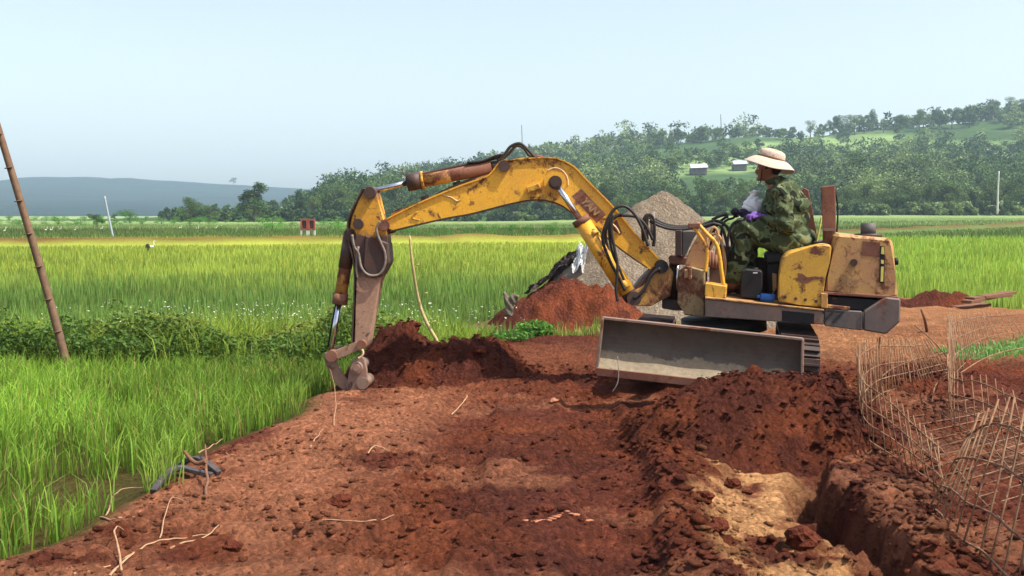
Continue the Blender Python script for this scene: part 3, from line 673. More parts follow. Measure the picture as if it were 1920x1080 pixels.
# ------------------------------------------------------------------ earth heaps
def heap(name, label, hf, x0, x1, y0, y1, st, colf, mat=None, cat='dirt heap'):
    xs = np.arange(x0, x1, st); ys = np.arange(y0, y1, st)
    zf = lambda x, y: hbase(x, y)+hf(x, y)-.012
    o = link(name, grid_mesh(name, xs, ys, zf, colf, keep=lambda x, y: hf(x, y) > .014), mat or M['dirt'], None, True)
    tag(o, label, cat); return o
def heap_front(x, y):
    r = np.maximum(0, 1-sq(((x-1.68)/1.08)**2+((y-7.45)/.86)**2+fbm(x, y, 1.8, 3, 200)*.10))
    s = np.maximum(0, 1-sq(((x-1.25)/.85)**2+((y-7.15)/.5)**2+fbm(x, y, 2.5, 3, 202)*.12))
    b = .37*S(-.12, .80, r)*S(0, .2, r)+.07*s
    return b+S(.02, .15, b)*(fbm(x, y, 3, 4, 205)*.03+lumps(x, y, 11)*1.3)
def heap_col(x, y):
    c = DRK*.95; n = fbm(x, y, 2.5, 5, 210, .6); t = S(-.4, .7, n)[..., None]
    return (c*(1-t)+SUBS*.88*t)*(1+.2*vn(x, y, 24, 211)+.15*vn(x, y, 12, 212))[..., None]
heap('dirt_heap', 'dark red heap of loose earth piled against the dozer blade', heap_front, .3, 3.2, 6.4, 8.4, .022, heap_col)
cb = P(740, 640, 10.2)
def heap_bucket(x, y):
    a = .50*S(0, 1.05, 1.0-sq(((x-cb.x+.0)/.62)**2+((y-10.1)/.55)**2+fbm(x, y, 2.5, 3, 220)*.14))
    b = .30*S(0, 1, 1.5-sq(((x-cb.x-.55)/.62)**2+((y-10.0)/.42)**2+fbm(x, y, 2.5, 3, 223)*.2))
    c = np.maximum(a*1.0, b); return np.maximum(c, 0)+S(.02, .15, c)*(fbm(x, y, 4, 4, 225)*.035+lumps(x, y, 13)*1.3)
heap('dirt_heap', 'dark red earth heap beside the digger bucket', heap_bucket, cb.x-.9, cb.x+1.9, 9.2, 11.0, .022, heap_col)
def heap_sand(x, y):
    d = sq(((x-2.30)/2.35)**2+((y-16.6)/2.2)**2)
    return np.maximum(0, 1.93*(1-np.sqrt(d*d+.0035)))+S(1, .6, d)*(fbm(x, y, 1.3, 5, 230)*.13+fbm(x, y, 9, 3, 231)*.014)*S(0, .2, 1-d)
sand_c = lambda x, y: np.array(lin(148, 132, 112))*(1+.16*fbm(x, y, 2, 4, 232)+.1*vn(x, y, 14, 233))[..., None]
heap('sand_pile', 'tall grey-brown pile of sand behind the digger boom', heap_sand, -.4, 5.2, 14.0, 19.2, .05, sand_c, cat='sand pile')
def heap_red(x, y):
    d = sq(((x-.80)/1.28)**2+((y-14.75)/.78)**2+fbm(x, y, 1.5, 3, 240)*.12)
    return np.maximum(0, .62*(1-d**1.6))+S(1, .5, d)*(fbm(x, y, 2.5, 4, 241)*.09+lumps(x, y, 15)*2)
heap('dirt_heap', 'reddish earth heap at the left foot of the sand pile', heap_red, -.8, 2.5, 13.7, 15.8, .035, lambda x, y: heap_col(x, y)*1.35)
def heap_l(x, y):
    d = sq(((x-.62)/.95)**2+((y-15.6)/.6)**2+fbm(x, y, 1.5, 3, 245)*.1)
    return np.maximum(0, .55*(1-d**1.3))+S(1, .5, d)*fbm(x, y, 3, 4, 246)*.06
heap('dirt_heap', 'dark earth bank under the plastic sheet left of the sand pile', heap_l, -.6, 2.0, 14.7, 16.5, .04, lambda x, y: heap_col(x, y)*.9)
c = G(1735, 572)
def heap_r(x, y):
    d = sq(((x-c.x)/1.3)**2+((y-c.y)/.35)**2+fbm(x, y, 1.5, 3, 250)*.2)
    return np.maximum(0, .22*(1-d))+S(1, .5, d)*fbm(x, y, 4, 4, 251)*.04
heap('dirt_heap', 'low dark ridge of earth on the field edge behind the counterweight', heap_r, c.x-2, c.x+2, c.y-.8, c.y+.8, .05, heap_col)
# loose clods
def clod_mesh(r, seed, flat=.7, sub=2):
    bm = bmesh.new(); bmesh.ops.create_icosphere(bm, subdivisions=sub, radius=1); q = random.Random(seed)
    ph = [q.uniform(0, 6) for _ in range(6)]
    for v in bm.verts:
        k = 1+.18*math.sin(3*v.co.x+ph[0])*math.sin(2.6*v.co.y+ph[1])+.14*math.sin(5*v.co.z+ph[2]+2*v.co.x)+q.uniform(-.13, .13)
        v.co = Vector((v.co.x*k, v.co.y*k*.85, v.co.z*k*flat))*r
    me = bpy.data.meshes.new('clod'); bm.to_mesh(me); bm.free(); return me
def clods():
    bm = bmesh.new(); bmesh.ops.create_icosphere(bm, subdivisions=1, radius=1); tv = np.array([v.co[:] for v in bm.verts]); tf = np.array([[v.index for v in f.verts] for f in bm.faces]); bm.free()
    n = 40000; X = rng.uniform(-3, 4.2, n); Y = 4.2+6.6*rng.random(n)**1.2
    d = samp(_D1, X, Y); ridge = np.exp(-((X-.86-.04*(Y-5))/.25)**2)*S(7.4, 6.6, Y)+np.exp(-((X-rim(Y)-.25)/.3)**2)
    hf = heap_front(X, Y); hb = heap_bucket(X, Y)
    pr = .14+.5*S(.1, .6, fbm(X, Y, .9, 3, 21))+.8*ridge+.35*(hf > .03)+.35*(hb > .03); ok = (d > .8) & (rng.random(n) < pr); X, Y, hf, hb = X[ok], Y[ok], hf[ok], hb[ok]
    n = len(X); Z = hbase(X, Y)+np.maximum(hf, hb)
    s = (.005+.020*rng.random(n)**5)*(1+.6*ridge[ok]); k = tv[None]*(1+rng.uniform(-.38, .38, (n, len(tv), 1)))*np.stack([s*rng.uniform(.8, 1.4, n), s, s*rng.uniform(.35, .65, n)], -1)[:, None, :]
    a = rng.uniform(0, 6.28, n); ca, sa = np.cos(a)[:, None], np.sin(a)[:, None]
    V = np.stack([k[..., 0]*ca-k[..., 1]*sa+X[:, None], k[..., 0]*sa+k[..., 1]*ca+Y[:, None], k[..., 2]+Z[:, None]+.2*s[:, None]], -1).reshape(-1, 3)
    Fc = (tf[None]+np.arange(n)[:, None, None]*len(tv)).reshape(-1, 3)
    onh = ((hf > .03) | (hb > .03))[:, None]; col = np.where(onh, RED*.85, dirt_col(X, Y)*.65+RED*.28); col = np.repeat(col*(rng.uniform(.75, 1.15, n))[:, None], len(tv), 0)
    o = link('loose_clods', np_mesh('loose_clods', V, Fc, np.full(len(Fc), 3), col), M['dirt']); o['kind'] = 'stuff'; o['label'] = 'loose crumbs and clods of red earth'
clods()
def ztop(x, y):
    X = np.array([x]); Y = np.array([y]); return float((hbase(X, Y)+np.maximum(heap_front(X, Y), heap_bucket(X, Y)))[0])
M['clod'] = plain('clod_earth', tuple(RED*.72), .97, .4, 35, spec=.05, b=1.0, bd=.04)
M['clodp'] = plain('pale_clod', tuple(DUST*.9), .95, .25, 25, b=.6, bd=.02)
for px, py, r, m, lab in [(1505, 995, .085, 'clod', 'biggest dark clod lying on the pale scraped patch by the trench'), (1375, 897, .045, 'clod', 'dark clod at the upper left of the pale scraped patch'), (1402, 902, .03, 'clod', 'small round clod on the upper part of the pale patch'),
      (436, 1028, .045, 'clod', 'dark clod on the bank at the lower left'), (775, 705, .09, 'clod', 'blocky clod at the foot of the heap by the bucket'), (1018, 958, .05, 'clod', 'flat dark clod above the pale stone streak'),
      (635, 945, .06, 'clod', 'dark clod left of the wheel ruts'), (1345, 1000, .055, 'clod', 'dark clod on the loose ridge left of the pale patch'), (1320, 955, .05, 'clod', 'clod on top of the loose ridge'), (900, 720, .06, 'clod', 'clod on the slope right of the bucket heap'), (1085, 590, .13, 'clodp', 'pale red stone at the foot of the reddish heap'), (1040, 762, .035, 'clodp', 'small pale stone in front of the blade shadow')]:
    g = G(px, py); zz = ztop(g.x, g.y); o = link('clod', clod_mesh(r, px, .62, 3), M[m], None, False); o.location = (g.x, g.y, zz+r*.3); o.rotation_euler = (0, 0, px); tag(o, lab, 'clod' if m == 'clod' else 'stone')
for pts, lab in [([(968, 985), (1000, 978), (1035, 972), (1070, 968), (1104, 962)], 'pale streak of crumbled stone in the ruts'),]:
    mb = MB(); q = [G(*p) for p in pts]
    for i, p in enumerate(catmull(q, 5)):
        mb.ball(Vector((p.x, p.y+random.uniform(-.012, .012), ztop(p.x, p.y)-.002)), random.uniform(.010, .022), 1.5, .9, .35, 1)
    tag(mb.build('pale_stone', M['clodp']), lab, 'stone')
# ------------------------------------------------------------------ excavator
U = Plane(1450, 500, 9.3, 12)                       # upper body, centre plane
B = Plane(1250, 500, 9.4, 3)                        # boom, centre plane
def out(pl, pts, off): return [pl(x, y, off) for x, y in pts]
def plate(pl, pts, off, th, name, mat, parent, bev=.006):
    mb = MB(); mb.prism(out(pl, pts, off), pl.b*(-th), bev); return mb.build(name, mat, parent)
rootp = G(1360, 700, .1); EXC = thing('mini_excavator', 'old yellow mini excavator with rusty boom digging red earth beside the paddy', 'excavator', (rootp.x+.15, 9.3, .12))
def rod(pl, a, b, r, name, mat, off=0, n=16, parent=None):
    return MB().cyl(pl(a[0], a[1], off), pl(b[0], b[1], off), r, n=n).build(name, mat, parent or EXC)
def pinh(pl, p, r, off, th, mb=None, n=18):         # pin across the plane
    c = pl(p[0], p[1], off); return (mb or MB()).cyl(c, c-pl.b*th, r, n=n)
# boom: box section with proud flanges
BO = [(722, 427), (724, 414), (739, 405), (775, 387), (811, 371), (845, 357), (878, 344), (917, 330), (937, 306), (955, 301), (1006, 297), (1035, 297), (1055, 302), (1077, 314), (1100, 338), (1126, 364), (1151, 390), (1175, 419), (1195, 444), (1214, 464), (1236, 487), (1246, 499), (1240, 514), (1226, 511), (1212, 501), (1185, 483), (1157, 462), (1137, 445), (1119, 427), (1098, 412), (1075, 401), (1052, 385), (1028, 377), (1000, 375), (959, 382), (920, 392), (880, 402), (845, 408), (790, 420), (736, 433)]
boom = sub(plate(B, BO, .085, .17, 'boom', M['yellow_b'], EXC, .008))
def strip(pl, pts, half, th, name, mat, parent):    # bent flange plate along a line
    mb = MB(); q = catmull([Vector((x, y, 0)) for x, y in pts], 3)
    A = [pl(p.x, p.y, 0) for p in q]; up = pl.b.cross(pl.a)
    for i in range(len(A)-1):
        t = (A[i+1]-A[i]); L = t.length; t.normalize(); n = t.cross(pl.b)
        mb.box((A[i]+A[i+1])/2, t*(L/2+.002), n*(th/2), pl.b*half)
    return mb.build(name, mat, parent)
strip(B, [p for p in BO[1:21]], .102, .012, 'flange', M['yellow_b'], boom)
strip(B, BO[24:40], .102, .012, 'flange', M['rust_shade_dk'], boom)  # lower flange: shade of the boom underside put into its colour
mb = MB(); pinh(B, (1041, 342), .095, .10, .2, mb, 26); o = mb.build('pivot_boss', M['yellow_b'], boom)
mb = MB(); pinh(B, (1041, 342), .058, .16, .32, mb); pinh(B, (1041, 342), .04, .175, .35, mb); mb.build('pin', M['rust_shade_dk'], boom)
arc = [B(1041+24*math.cos(R(a)), 343-28*math.sin(R(a)), .088) for a in range(-10, 140, 15)]
MB().tube(arc, .006, 6).build('weld_bead', M['mark'], boom)
mb = MB(); mb.prism(out(B, [(987, 351), (1011, 343), (1014, 353), (990, 362)], .135), B.b*-.05, .004); mb.cyl(B(996, 355, .14), B(996, 355, .12), .01); mb.cyl(B(1007, 351, .14), B(1007, 351, .12), .01); mb.build('bracket', M['yellow'], boom)
mb = MB(); mb.prism(out(B, [(1072, 368), (1090, 354), (1136, 402), (1119, 418)], .087), B.b*-.004); mb.prism(out(B, [(1140, 425), (1156, 412), (1166, 436), (1163, 441)], .087), B.b*-.004); mb.build('faded_decal', M['rust'], boom)
def lettering(txt, pl, px, py, off, size, ang, mat, parent, name='lettering', shear=0):
    cu = bpy.data.curves.new(name, 'FONT'); cu.body = txt; cu.size = size; cu.extrude = .0015; cu.align_x = 'CENTER'; cu.align_y = 'CENTER'; cu.shear = shear; cu.offset = .003
    t = bpy.data.objects.new('t', cu); COL.objects.link(t); dg = bpy.context.evaluated_depsgraph_get(); dg.update()
    me = bpy.data.meshes.new_from_object(t.evaluated_get(dg)); bpy.data.objects.remove(t)
    up = Vector((0, 0, 1)); x = (up.cross(-pl.b)); x = pl.a.copy(); Mx = Matrix((x, up, pl.b)).transposed().to_4x4()
    me.transform(Matrix.Translation(pl(px, py, off)) @ Mx @ Matrix.Rotation(R(ang), 4, 'Z')); me.materials.clear()
    return link(name, me, mat, parent)
lettering('YAN', B, 1106, 387, .093, .085, -46, M['mark_w'], boom, shear=.2)
MB().tube([B(1146, 418, .09), B(1156, 428, .095), B(1161, 438, .09)], .008, 6).build('lettering', M['mark'], boom)
for pts in ([(830, 360), (832, 366), (846, 370), (857, 377), (862, 374)],):
    MB().tube(out(B, pts, .088), .005, 6).build('weld_bead', M['mark'], boom)
MB().tube(out(B, [(783, 397), (772, 408), (786, 413)], .088), .005, 6).build('weld_bead', M['yellow'], boom)
# boom tip: dark greasy knuckle
mb = MB(); mb.prism(out(B, [(714, 412), (728, 408), (742, 420), (738, 436), (722, 440), (712, 428)], .07), B.b*-.14, .01); mb.build('boom_tip', M['rust_shade_dk'], EXC)
mb = MB(); pinh(B, (720, 422), .045, .14, .28, mb); mb.build('pin', M['rust'], EXC)
# cylinder along the boom to the arm
cyl1 = sub(rod(B, (766, 342), (922, 313), .062, 'arm_cylinder', M['rust'], 0)); 
MB().cyl(B(764, 343), B(790, 338), .075, n=18).build('collar', M['rust_shade_dk'], cyl1); MB().cyl(B(790, 338), B(795, 337), .078, n=18).build('collar_ring', M['yellow'], cyl1)
MB().cyl(B(797, 337), B(845, 328), .064, n=18).build('painted_band', M['yellow_r'], cyl1)
mb = MB(); mb.cyl(B(915, 314), B(945, 310), .05); pinh(B, (945, 311), .05, .12, .24, mb); mb.cyl(B(934, 290), B(934, 325), .012); mb.build('cylinder_eye', M['rust_shade_dk'], cyl1)
mb = MB(); mb.tube([B(775, 330, .03), B(840, 316, .03), B(925, 298, .03), B(940, 293, .03)], .012, 6); mb.build('pipe', M['rust_shade_dk'], cyl1)
rod(B, (697, 359), (770, 341), .024, 'chrome_rod', M['chrome'])
MB().cyl(B(735, 402, .03), B(915, 327, .03), .012, n=8).build('pipe', M['yellow_r'], EXC)
mb = MB()
for a in ((742, 402), (790, 378), (850, 351), (905, 326)): mb.cyl(B(a[0], a[1]-4, 0), B(a[0]+14, a[1]-9, 0), .02, n=8)
mb.tube([B(730, 412, .02), B(780, 388, .02), B(850, 350, .02), B(930, 320, .02)], .014, 8); mb.build('dirt_crusted_hose', M['rust_shade_dk'], EXC)
# arm
AO = [(684, 356), (690, 350), (699, 350), (705, 357), (709, 385), (716, 405), (724, 422), (727, 455), (726, 488), (719, 510), (709, 530), (700, 590), (692, 640), (686, 652), (668, 652), (664, 641), (667, 580), (669, 520), (665, 485), (659, 455), (656, 425), (660, 405), (672, 378)]
arm = sub(plate(B, AO, .10, .20, 'arm', M['arm'], EXC, .01))
mb = MB(); mb.prism(out(B, [(684, 440), (727, 455), (730, 492), (716, 518), (694, 522), (680, 500)], .125), B.b*-.25, .012); mb.build('side_plate', M['rust_shade_dk'], arm)
mb = MB(); pinh(B, (693, 361), .05, .15, .3, mb); mb.build('pin', M['rust_shade_dk'], arm); pinh(B, (671, 420), .045, .14, .28).build('pin', M['rust_shade_dk'], arm)
strip(B, [(684, 354), (672, 378), (659, 405), (656, 425), (659, 455), (666, 485), (669, 520), (667, 580), (664, 641)], .112, .01, 'flange', M['rust_shade_dk'], arm)
MB().tube(out(B, [(660, 440), (664, 462), (672, 475), (677, 500), (688, 514), (702, 517), (714, 512), (722, 495), (722, 475), (714, 455), (708, 440), (706, 428), (713, 415)], .14), .0115, 8).build('hose', M['hose_g'], EXC)
MB().tube(out(B, [(672, 462), (668, 500), (671, 522)], .13), .010, 8).build('hose', M['hose_g'], EXC)
# bucket cylinder, links, bucket
cyl2 = sub(rod(B, (655, 452), (639, 553), .056, 'bucket_cylinder', M['yellow_r'], .02))
MB().cyl(B(656, 444, .02), B(647, 503, .02), .060, n=16).build('painted_band', M['rust_shade_dk'], cyl2)
MB().cyl(B(639, 550, .02), B(637, 570, .02), .068, n=16).build('collar', M['rust'], cyl2)
mb = MB(); pinh(B, (656, 440), .055, .10, .18, mb); mb.build('cylinder_eye', M['rust_shade_dk'], cyl2)
rod(B, (637, 565), (620, 660), .024, 'chrome_rod', M['chrome'], .02)
mb = MB(); mb.tube(out(B, [(632, 560), (624, 600), (615, 650)], -.04), .009, 6); mb.build('pipe', M['black'], EXC)
for s, nm in ((.13, 1), (-.10, 2)):
    plate(B, [(626, 658), (664, 642), (677, 639), (684, 648), (678, 656), (664, 660), (634, 674), (624, 668)], s, .03, 'link_arm', M['arm'], EXC, .006)
mb = MB(); pinh(B, (621, 668), .05, .16, .32, mb); mb.build('pin', M['rust'], EXC)
mb = MB(); pinh(B, (677, 647), .042, .17, .34, mb); mb.build('pin', M['rust'], EXC)
for s in (.08, -.06):
    plate(B, [(607, 662), (616, 660), (629, 670), (632, 684), (640, 700), (654, 716), (668, 732), (652, 740), (633, 724), (618, 699), (609, 680)], s, .03, 'bucket_link', M['deck'], EXC, .006)
bucket = sub(plate(B, [(659, 676), (670, 668), (682, 670), (688, 690), (690, 722), (672, 738), (652, 740), (648, 722), (656, 700)], .12, .03, 'bucket', M['deck'], EXC, .008))
plate(B, [(659, 676), (670, 668), (682, 670), (688, 690), (690, 722), (672, 738), (652, 740), (648, 722), (656, 700)], -.2, .03, 'side_plate', M['rust_shade_dk'], bucket, .008)  # far plate coloured dark for the shaded bucket body
mb = MB(); up = Vector((0, 0, 1)); c0 = B(708, 728, 0)
prev = None
for k in range(9):
    a = R(200-20*k-60); p = c0+B.a*(.22*math.cos(a+R(60)))+up*(.20*math.sin(a+R(60)))*-1
    if prev is not None:
        t = (p-prev); L = t.length; t.normalize(); mb.box((p+prev)/2, t*(L/2+.004), t.cross(B.b)*.008, B.b*.19)
    prev = p
mb.build('bucket_shell', M['rust_shade_dk'], bucket)  # shell's dark colour paints in the shadow it sits in
mb = MB()
for k in range(4): mb.box(prev+B.b*(-.15+.1*k)+B.a*.04, B.a*.05, up*.012, B.b*.022, .003)
mb.build('teeth', M['deck'], bucket)
mb = MB(); pinh(B, (668, 690), .05, .17, .36, mb); pinh(B, (668, 690), .03, .185, .38, mb); mb.build('pin', M['deck'], EXC)
mb = MB(); pinh(B, (680, 719), .052, .13, .28, mb, 20); mb.build('pin', M['deck'], EXC)
MB().tube(out(B, [(679, 655), (681, 662), (678, 668), (672, 672)], .18), .009, 6).build('grease_hose', M['mark'], EXC)
# boom lift cylinder
rod(B, (1043, 345), (1092, 418), .026, 'chrome_rod', M['chrome'], .135)
cyl3 = sub(rod(B, (1089, 412), (1176, 548), .072, 'boom_cylinder', M['yellow_b'], .135))
MB().cyl(B(1087, 409, .135), B(1093, 419, .135), .078, n=18).build('collar', M['rust'], cyl3)
mb = MB(); mb.cyl(B(1165, 530, .13), B(1186, 560, .13), .068); pinh(B, (1189, 560), .06, .2, .3, mb); mb.build('cylinder_eye', M['rust_shade_dk'], cyl3)
mb = MB(); mb.cyl(B(1112, 432, .18), B(1171, 532, .18), .018, n=8); mb.cyl(B(1107, 430, .16), B(1118, 440, .2), .03, n=8); mb.cyl(B(1160, 520, .16), B(1176, 540, .2), .03, n=8); mb.build('pipe', M['yellow'], EXC)
# swing bracket
SB = [(1232, 500), (1246, 490), (1258, 504), (1263, 512), (1257, 556), (1242, 560), (1222, 574), (1195, 574), (1180, 562), (1188, 546), (1206, 538), (1219, 520)]
bra = sub(plate(B, SB, .16, .035, 'swing_bracket', M['yellow_r'], EXC, .008)); plate(B, SB, -.12, .035, 'rear_cheek', M['rust_shade_dk'], bra, .008)  # rear cheek dark: inner shade of the bracket painted on
mb = MB(); mb.prism(out(B, [(1182, 548), (1204, 520), (1224, 500), (1234, 502), (1222, 520), (1204, 548), (1196, 572), (1184, 566)], .10), B.b*-.2, .01); mb.prism(out(B, [(1240, 505), (1262, 512), (1257, 552), (1238, 552)], .12), B.b*-.24, .01); mb.build('web', M['rust_shade_dk'], bra)  # web coloured dark as the shade inside the bracket
mb = MB(); pinh(B, (1241, 500), .055, .19, .38, mb); mb.build('pin', M['black'], EXC)
mb = MB(); mb.prism([U(1253, 480, .22), U(1300, 483, .22), U(1300, 497, .22), U(1255, 496, .22)], U.b*-.42, .01); mb.build('kingpost_head', M['rust'], EXC)
mb = MB(); mb.cyl(U(1264, 494, .1), U(1263, 566, .1), .045); mb.build('kingpost_pin', M['rust_shade_dk'], EXC)
MB().cyl(U(1271, 498, .24), U(1269, 545, .24), .012, n=8).build('chrome_pin', M['chrome'], EXC)
plate(U, [(1241, 560), (1284, 565), (1284, 583), (1262, 582), (1241, 578)], .2, .4, 'kingpost_foot', M['rust_shade_dk'], EXC)
# front frame
plate(U, [(1272, 508), (1286, 498), (1322, 507), (1321, 595), (1283, 591), (1277, 574), (1270, 570)], .42, .6, 'front_frame', M['frame'], EXC, .01)
plate(U, [(1284, 497), (1292, 470), (1306, 446), (1316, 432), (1328, 436), (1327, 506), (1300, 501)], .36, .10, 'front_bracket', M['cover'], EXC, .008)
plate(U, [(1266, 432), (1278, 431), (1278, 480), (1266, 480)], .30, .3, 'frame_post', M['rust_shade_dk'], EXC)
plate(U, [(1279, 433), (1308, 433), (1296, 452), (1284, 480), (1279, 480)], .26, .22, 'frame_box', M['cw'], EXC)
plate(U, [(1283, 505), (1296, 505), (1296, 520), (1283, 522)], .46, .03, 'bracket', M['cover'], EXC)
plate(U, [(1290, 500), (1297, 500), (1297, 524), (1291, 525)], .48, .03, 'bracket', M['yellow_r'], EXC)
plate(U, [(1322, 530), (1363, 536), (1361, 561), (1321, 558)], .50, .3, 'valve_box', M['yellow'], EXC, .008)
plate(U, [(1330, 488), (1352, 492), (1352, 532), (1330, 530)], .3, .3, 'valve_block', M['rust_shade_dk'], EXC)
mb = MB()
for k in range(4): mb.cyl(U(1330+6*k, 500+1*k, .34), U(1331+6*k, 470+4*k, .3), .014, n=8)
mb.build('spool_rods', M['rust'], EXC)
for q in ([(1298, 421), (1308, 435), (1318, 450), (1326, 468), (1325, 490), (1322, 510)], [(1308, 419), (1325, 438), (1342, 456), (1349, 480), (1353, 510), (1357, 536)]):
    MB().tube(out(U, q, .46), .017, 8).build('steel_pipe', M['yellow_b'], EXC)
mb = MB(); mb.box(U(1302, 423, .44), U.a*.05, up*.022, U.b*.05, .006); mb.build('hose_clamp', M['rust'], EXC)
for q in ([(1318, 470), (1334, 432), (1342, 428), (1346, 445), (1340, 500)], [(1326, 470), (1334, 440), (1352, 448), (1358, 500)], [(1330, 470), (1348, 445), (1360, 490), (1356, 540)]):
    MB().tube(out(U, q, .2), .011, 7).build('hose', M['cover'], EXC)
# hose bundles
def hose(pts, off=.2, r=.013, m='hose', pl=B): return MB().tube([pl(x, y, off+(z if z else 0)) for x, y, z in [(p+(0,))[:3] for p in pts]], r, 8).build('hydraulic_hose', M[m], EXC)
hose([(935, 303), (946, 290), (957, 275), (974, 269), (988, 279), (1001, 293), (1012, 298)], .06); hose([(940, 300), (955, 287), (968, 273), (982, 278), (992, 291), (1006, 296)], -.02)
hose([(876, 305), (905, 302), (930, 292), (946, 290)], .05, .011); MB().cyl(B(1000, 292, .05), B(1018, 296, .05), .018).build('hose_end', M['rust'], EXC)
hose([(1215, 462), (1205, 430), (1190, 402), (1172, 387), (1152, 392), (1136, 420), (1130, 450), (1144, 490), (1160, 520), (1172, 545)], .22)
hose([(1224, 450), (1212, 425), (1195, 408), (1170, 404), (1148, 408), (1136, 432), (1138, 460), (1152, 500), (1160, 540)], .16)
hose([(1150, 402), (1146, 430), (1152, 465), (1158, 500), (1155, 540), (1158, 565)], .27, .013); hose([(1166, 400), (1151, 410), (1142, 425), (1147, 470), (1162, 505), (1170, 525)], .25, .012)
for k in range(3): hose([(1206+4*k, 455-3*k), (1204+5*k, 420-4*k), (1213+3*k, 402), (1222+2*k, 412), (1226+k, 440), (1224+k, 462)], .05+.04*k, .011)
MB().cyl(B(1223, 398, .1), B(1225, 450, .1), .022).build('hose_end', M['hose_g'], EXC)
for k in range(3): hose([(1218, 402+6*k), (1238, 416+4*k), (1265, 424+3*k), (1298, 424+2*k), (1318, 424), (1340, 418)], .04+.04*k, .013)
hose([(1312, 424), (1340, 414), (1362, 424), (1372, 450), (1374, 490)], .02, .014); hose([(1322, 426), (1344, 420), (1356, 432), (1366, 470)], .1, .013); hose([(1335, 412), (1350, 405), (1364, 402)], -.15, .014)
hose([(1188, 560), (1206, 545), (1222, 515), (1238, 503)], .2, .016)
# deck and counterweight
DK = [(1322, 560), (1545, 583), (1545, 609), (1322, 594)]
deck = sub(plate(U, DK, .56, 1.12, 'deck_frame', M['deck'], EXC, .006))
plate(U, [(1466, 582), (1527, 588), (1526, 608), (1466, 602)], .562, .02, 'frame_opening_shade', M['black'], deck, 0)  # black plate on the frame paints the shade of a recess
strip2 = MB(); strip2.prism(out(U, [(1322, 557), (1545, 580), (1545, 583), (1322, 560)], .575), U.b*-1.15, .002); strip2.build('deck_plate', M['cover'], deck)
lettering("'77", U, 1555, 594, .565, .14, -5, M['mark_dk'], deck, 'dark_slots', .3)
cw = [(1546, 579), (1618, 585), (1660, 558), (1689, 560), (1688, 603), (1662, 627), (1546, 611)]
CW = sub(plate(U, [(1546, 579), (1617, 584), (1617, 620), (1546, 611)], .56, 1.12, 'counterweight', M['cw'], EXC, .006))
def curved_cw():
    mb = MB(); pf = [(1619, 584), (1660, 557), (1689, 560), (1688, 603), (1662, 627), (1619, 620)]
    mb.prism(out(U, pf, .56), U.b*-1.12, .012)
    c = U(1685, 590, 0); return mb.build('rear_casting', M['cw'], CW)
curved_cw()
MB().cyl(U(1618, 585, .565), U(1618, 619, .565), .004, n=6).build('seam', M['black'], CW)
plate(U, [(1553, 556), (1655, 563), (1618, 581), (1553, 576)], .50, .9, 'engine_bay_shade', M['black'], EXC, 0)  # solid black block paints the shade of the open bay
plate(U, [(1539, 549), (1552, 550), (1552, 579), (1539, 577)], .57, .06, 'bay_post', M['yellow_r'], EXC)
mb = MB(); mb.prism(out(U, [(1552, 571), (1595, 576), (1592, 582), (1552, 578)], .56), U.b*-.25, .004); mb.cyl(U(1600, 566, .45), U(1640, 570, .4), .03); mb.cyl(U(1560, 560, .5), U(1600, 562, .45), .012, n=8); mb.build('bay_floor', M['yellow_r'], EXC)
# engine cover
cov = sub(plate(U, [(1569, 438), (1671, 447), (1676, 462), (1680, 520), (1684, 558), (1660, 557), (1546, 549), (1552, 520), (1558, 492)], .52, 1.04, 'engine_cover', M['cover'], EXC, .022))
plate(U, [(1545, 547), (1684, 556), (1684, 561), (1545, 552)], .535, 1.07, 'lower_rim', M['rust'], cov, .003)
plate(U, [(1618, 452), (1650, 455), (1650, 482), (1616, 479)], .523, .01, 'worn_patch', M['rust'], cov, 0)
mb = MB(); mb.cyl(U(1601, 492, .55), U(1601, 492, .5), .028); mb.build('bolt', M['rust_shade_dk'], cov)
MB().cyl(U(1676, 490, .30), U(1684, 490, .30), .03).build('latch', M['black'], cov)
plate(U, [(1650, 461), (1659, 462), (1658, 531), (1649, 530)], .524, .01, 'sticker', M['black'], cov, 0)
mb = MB(); mb.prism(out(U, [(1653, 463), (1658, 463), (1658, 477), (1652, 476)], .527), U.b*-.004); mb.prism(out(U, [(1652, 500), (1657, 500), (1656, 528), (1651, 528)], .527), U.b*-.004); mb.prism(out(U, [(1652, 487), (1657, 488), (1657, 495), (1652, 494)], .527), U.b*-.004); mb.build('sticker', M['sticker'], cov)
lettering('YB2', U, 1592, 530, .524, .09, -6, M['mark_w'], cov)
fc = sub(MB().cyl(U(1628, 442, .25), U(1628, 418, .25), .060, n=20).build('filler_neck', M['cw'], EXC)); 
mb = MB(); mb.cyl(U(1628, 445, .25), U(1628, 438, .25), .11, n=20); mb.build('filler_flange', M['rust_shade_dk'], fc)
# side tank
tk = sub(plate(U, [(1459, 565), (1461, 520), (1465, 490), (1470, 480), (1480, 472), (1520, 463), (1545, 457), (1560, 460), (1556, 492), (1548, 520), (1541, 577), (1500, 572)], .55, .34, 'side_tank', M['yellow'], EXC, .016))
plate(U, [(1496, 512), (1506, 514), (1514, 520), (1528, 518), (1544, 520), (1544, 523), (1524, 525), (1514, 531), (1504, 532), (1498, 526)], .552, .01, 'rust_patch', M['rust'], tk, 0)
mb = MB()
for q in ((1472, 557), (1492, 560), (1510, 562), (1530, 565)): mb.cyl(U(q[0], q[1], .555), U(q[0], q[1], .54), .013, n=8)
mb.build('bolts', M['rust_shade_dk'], tk)
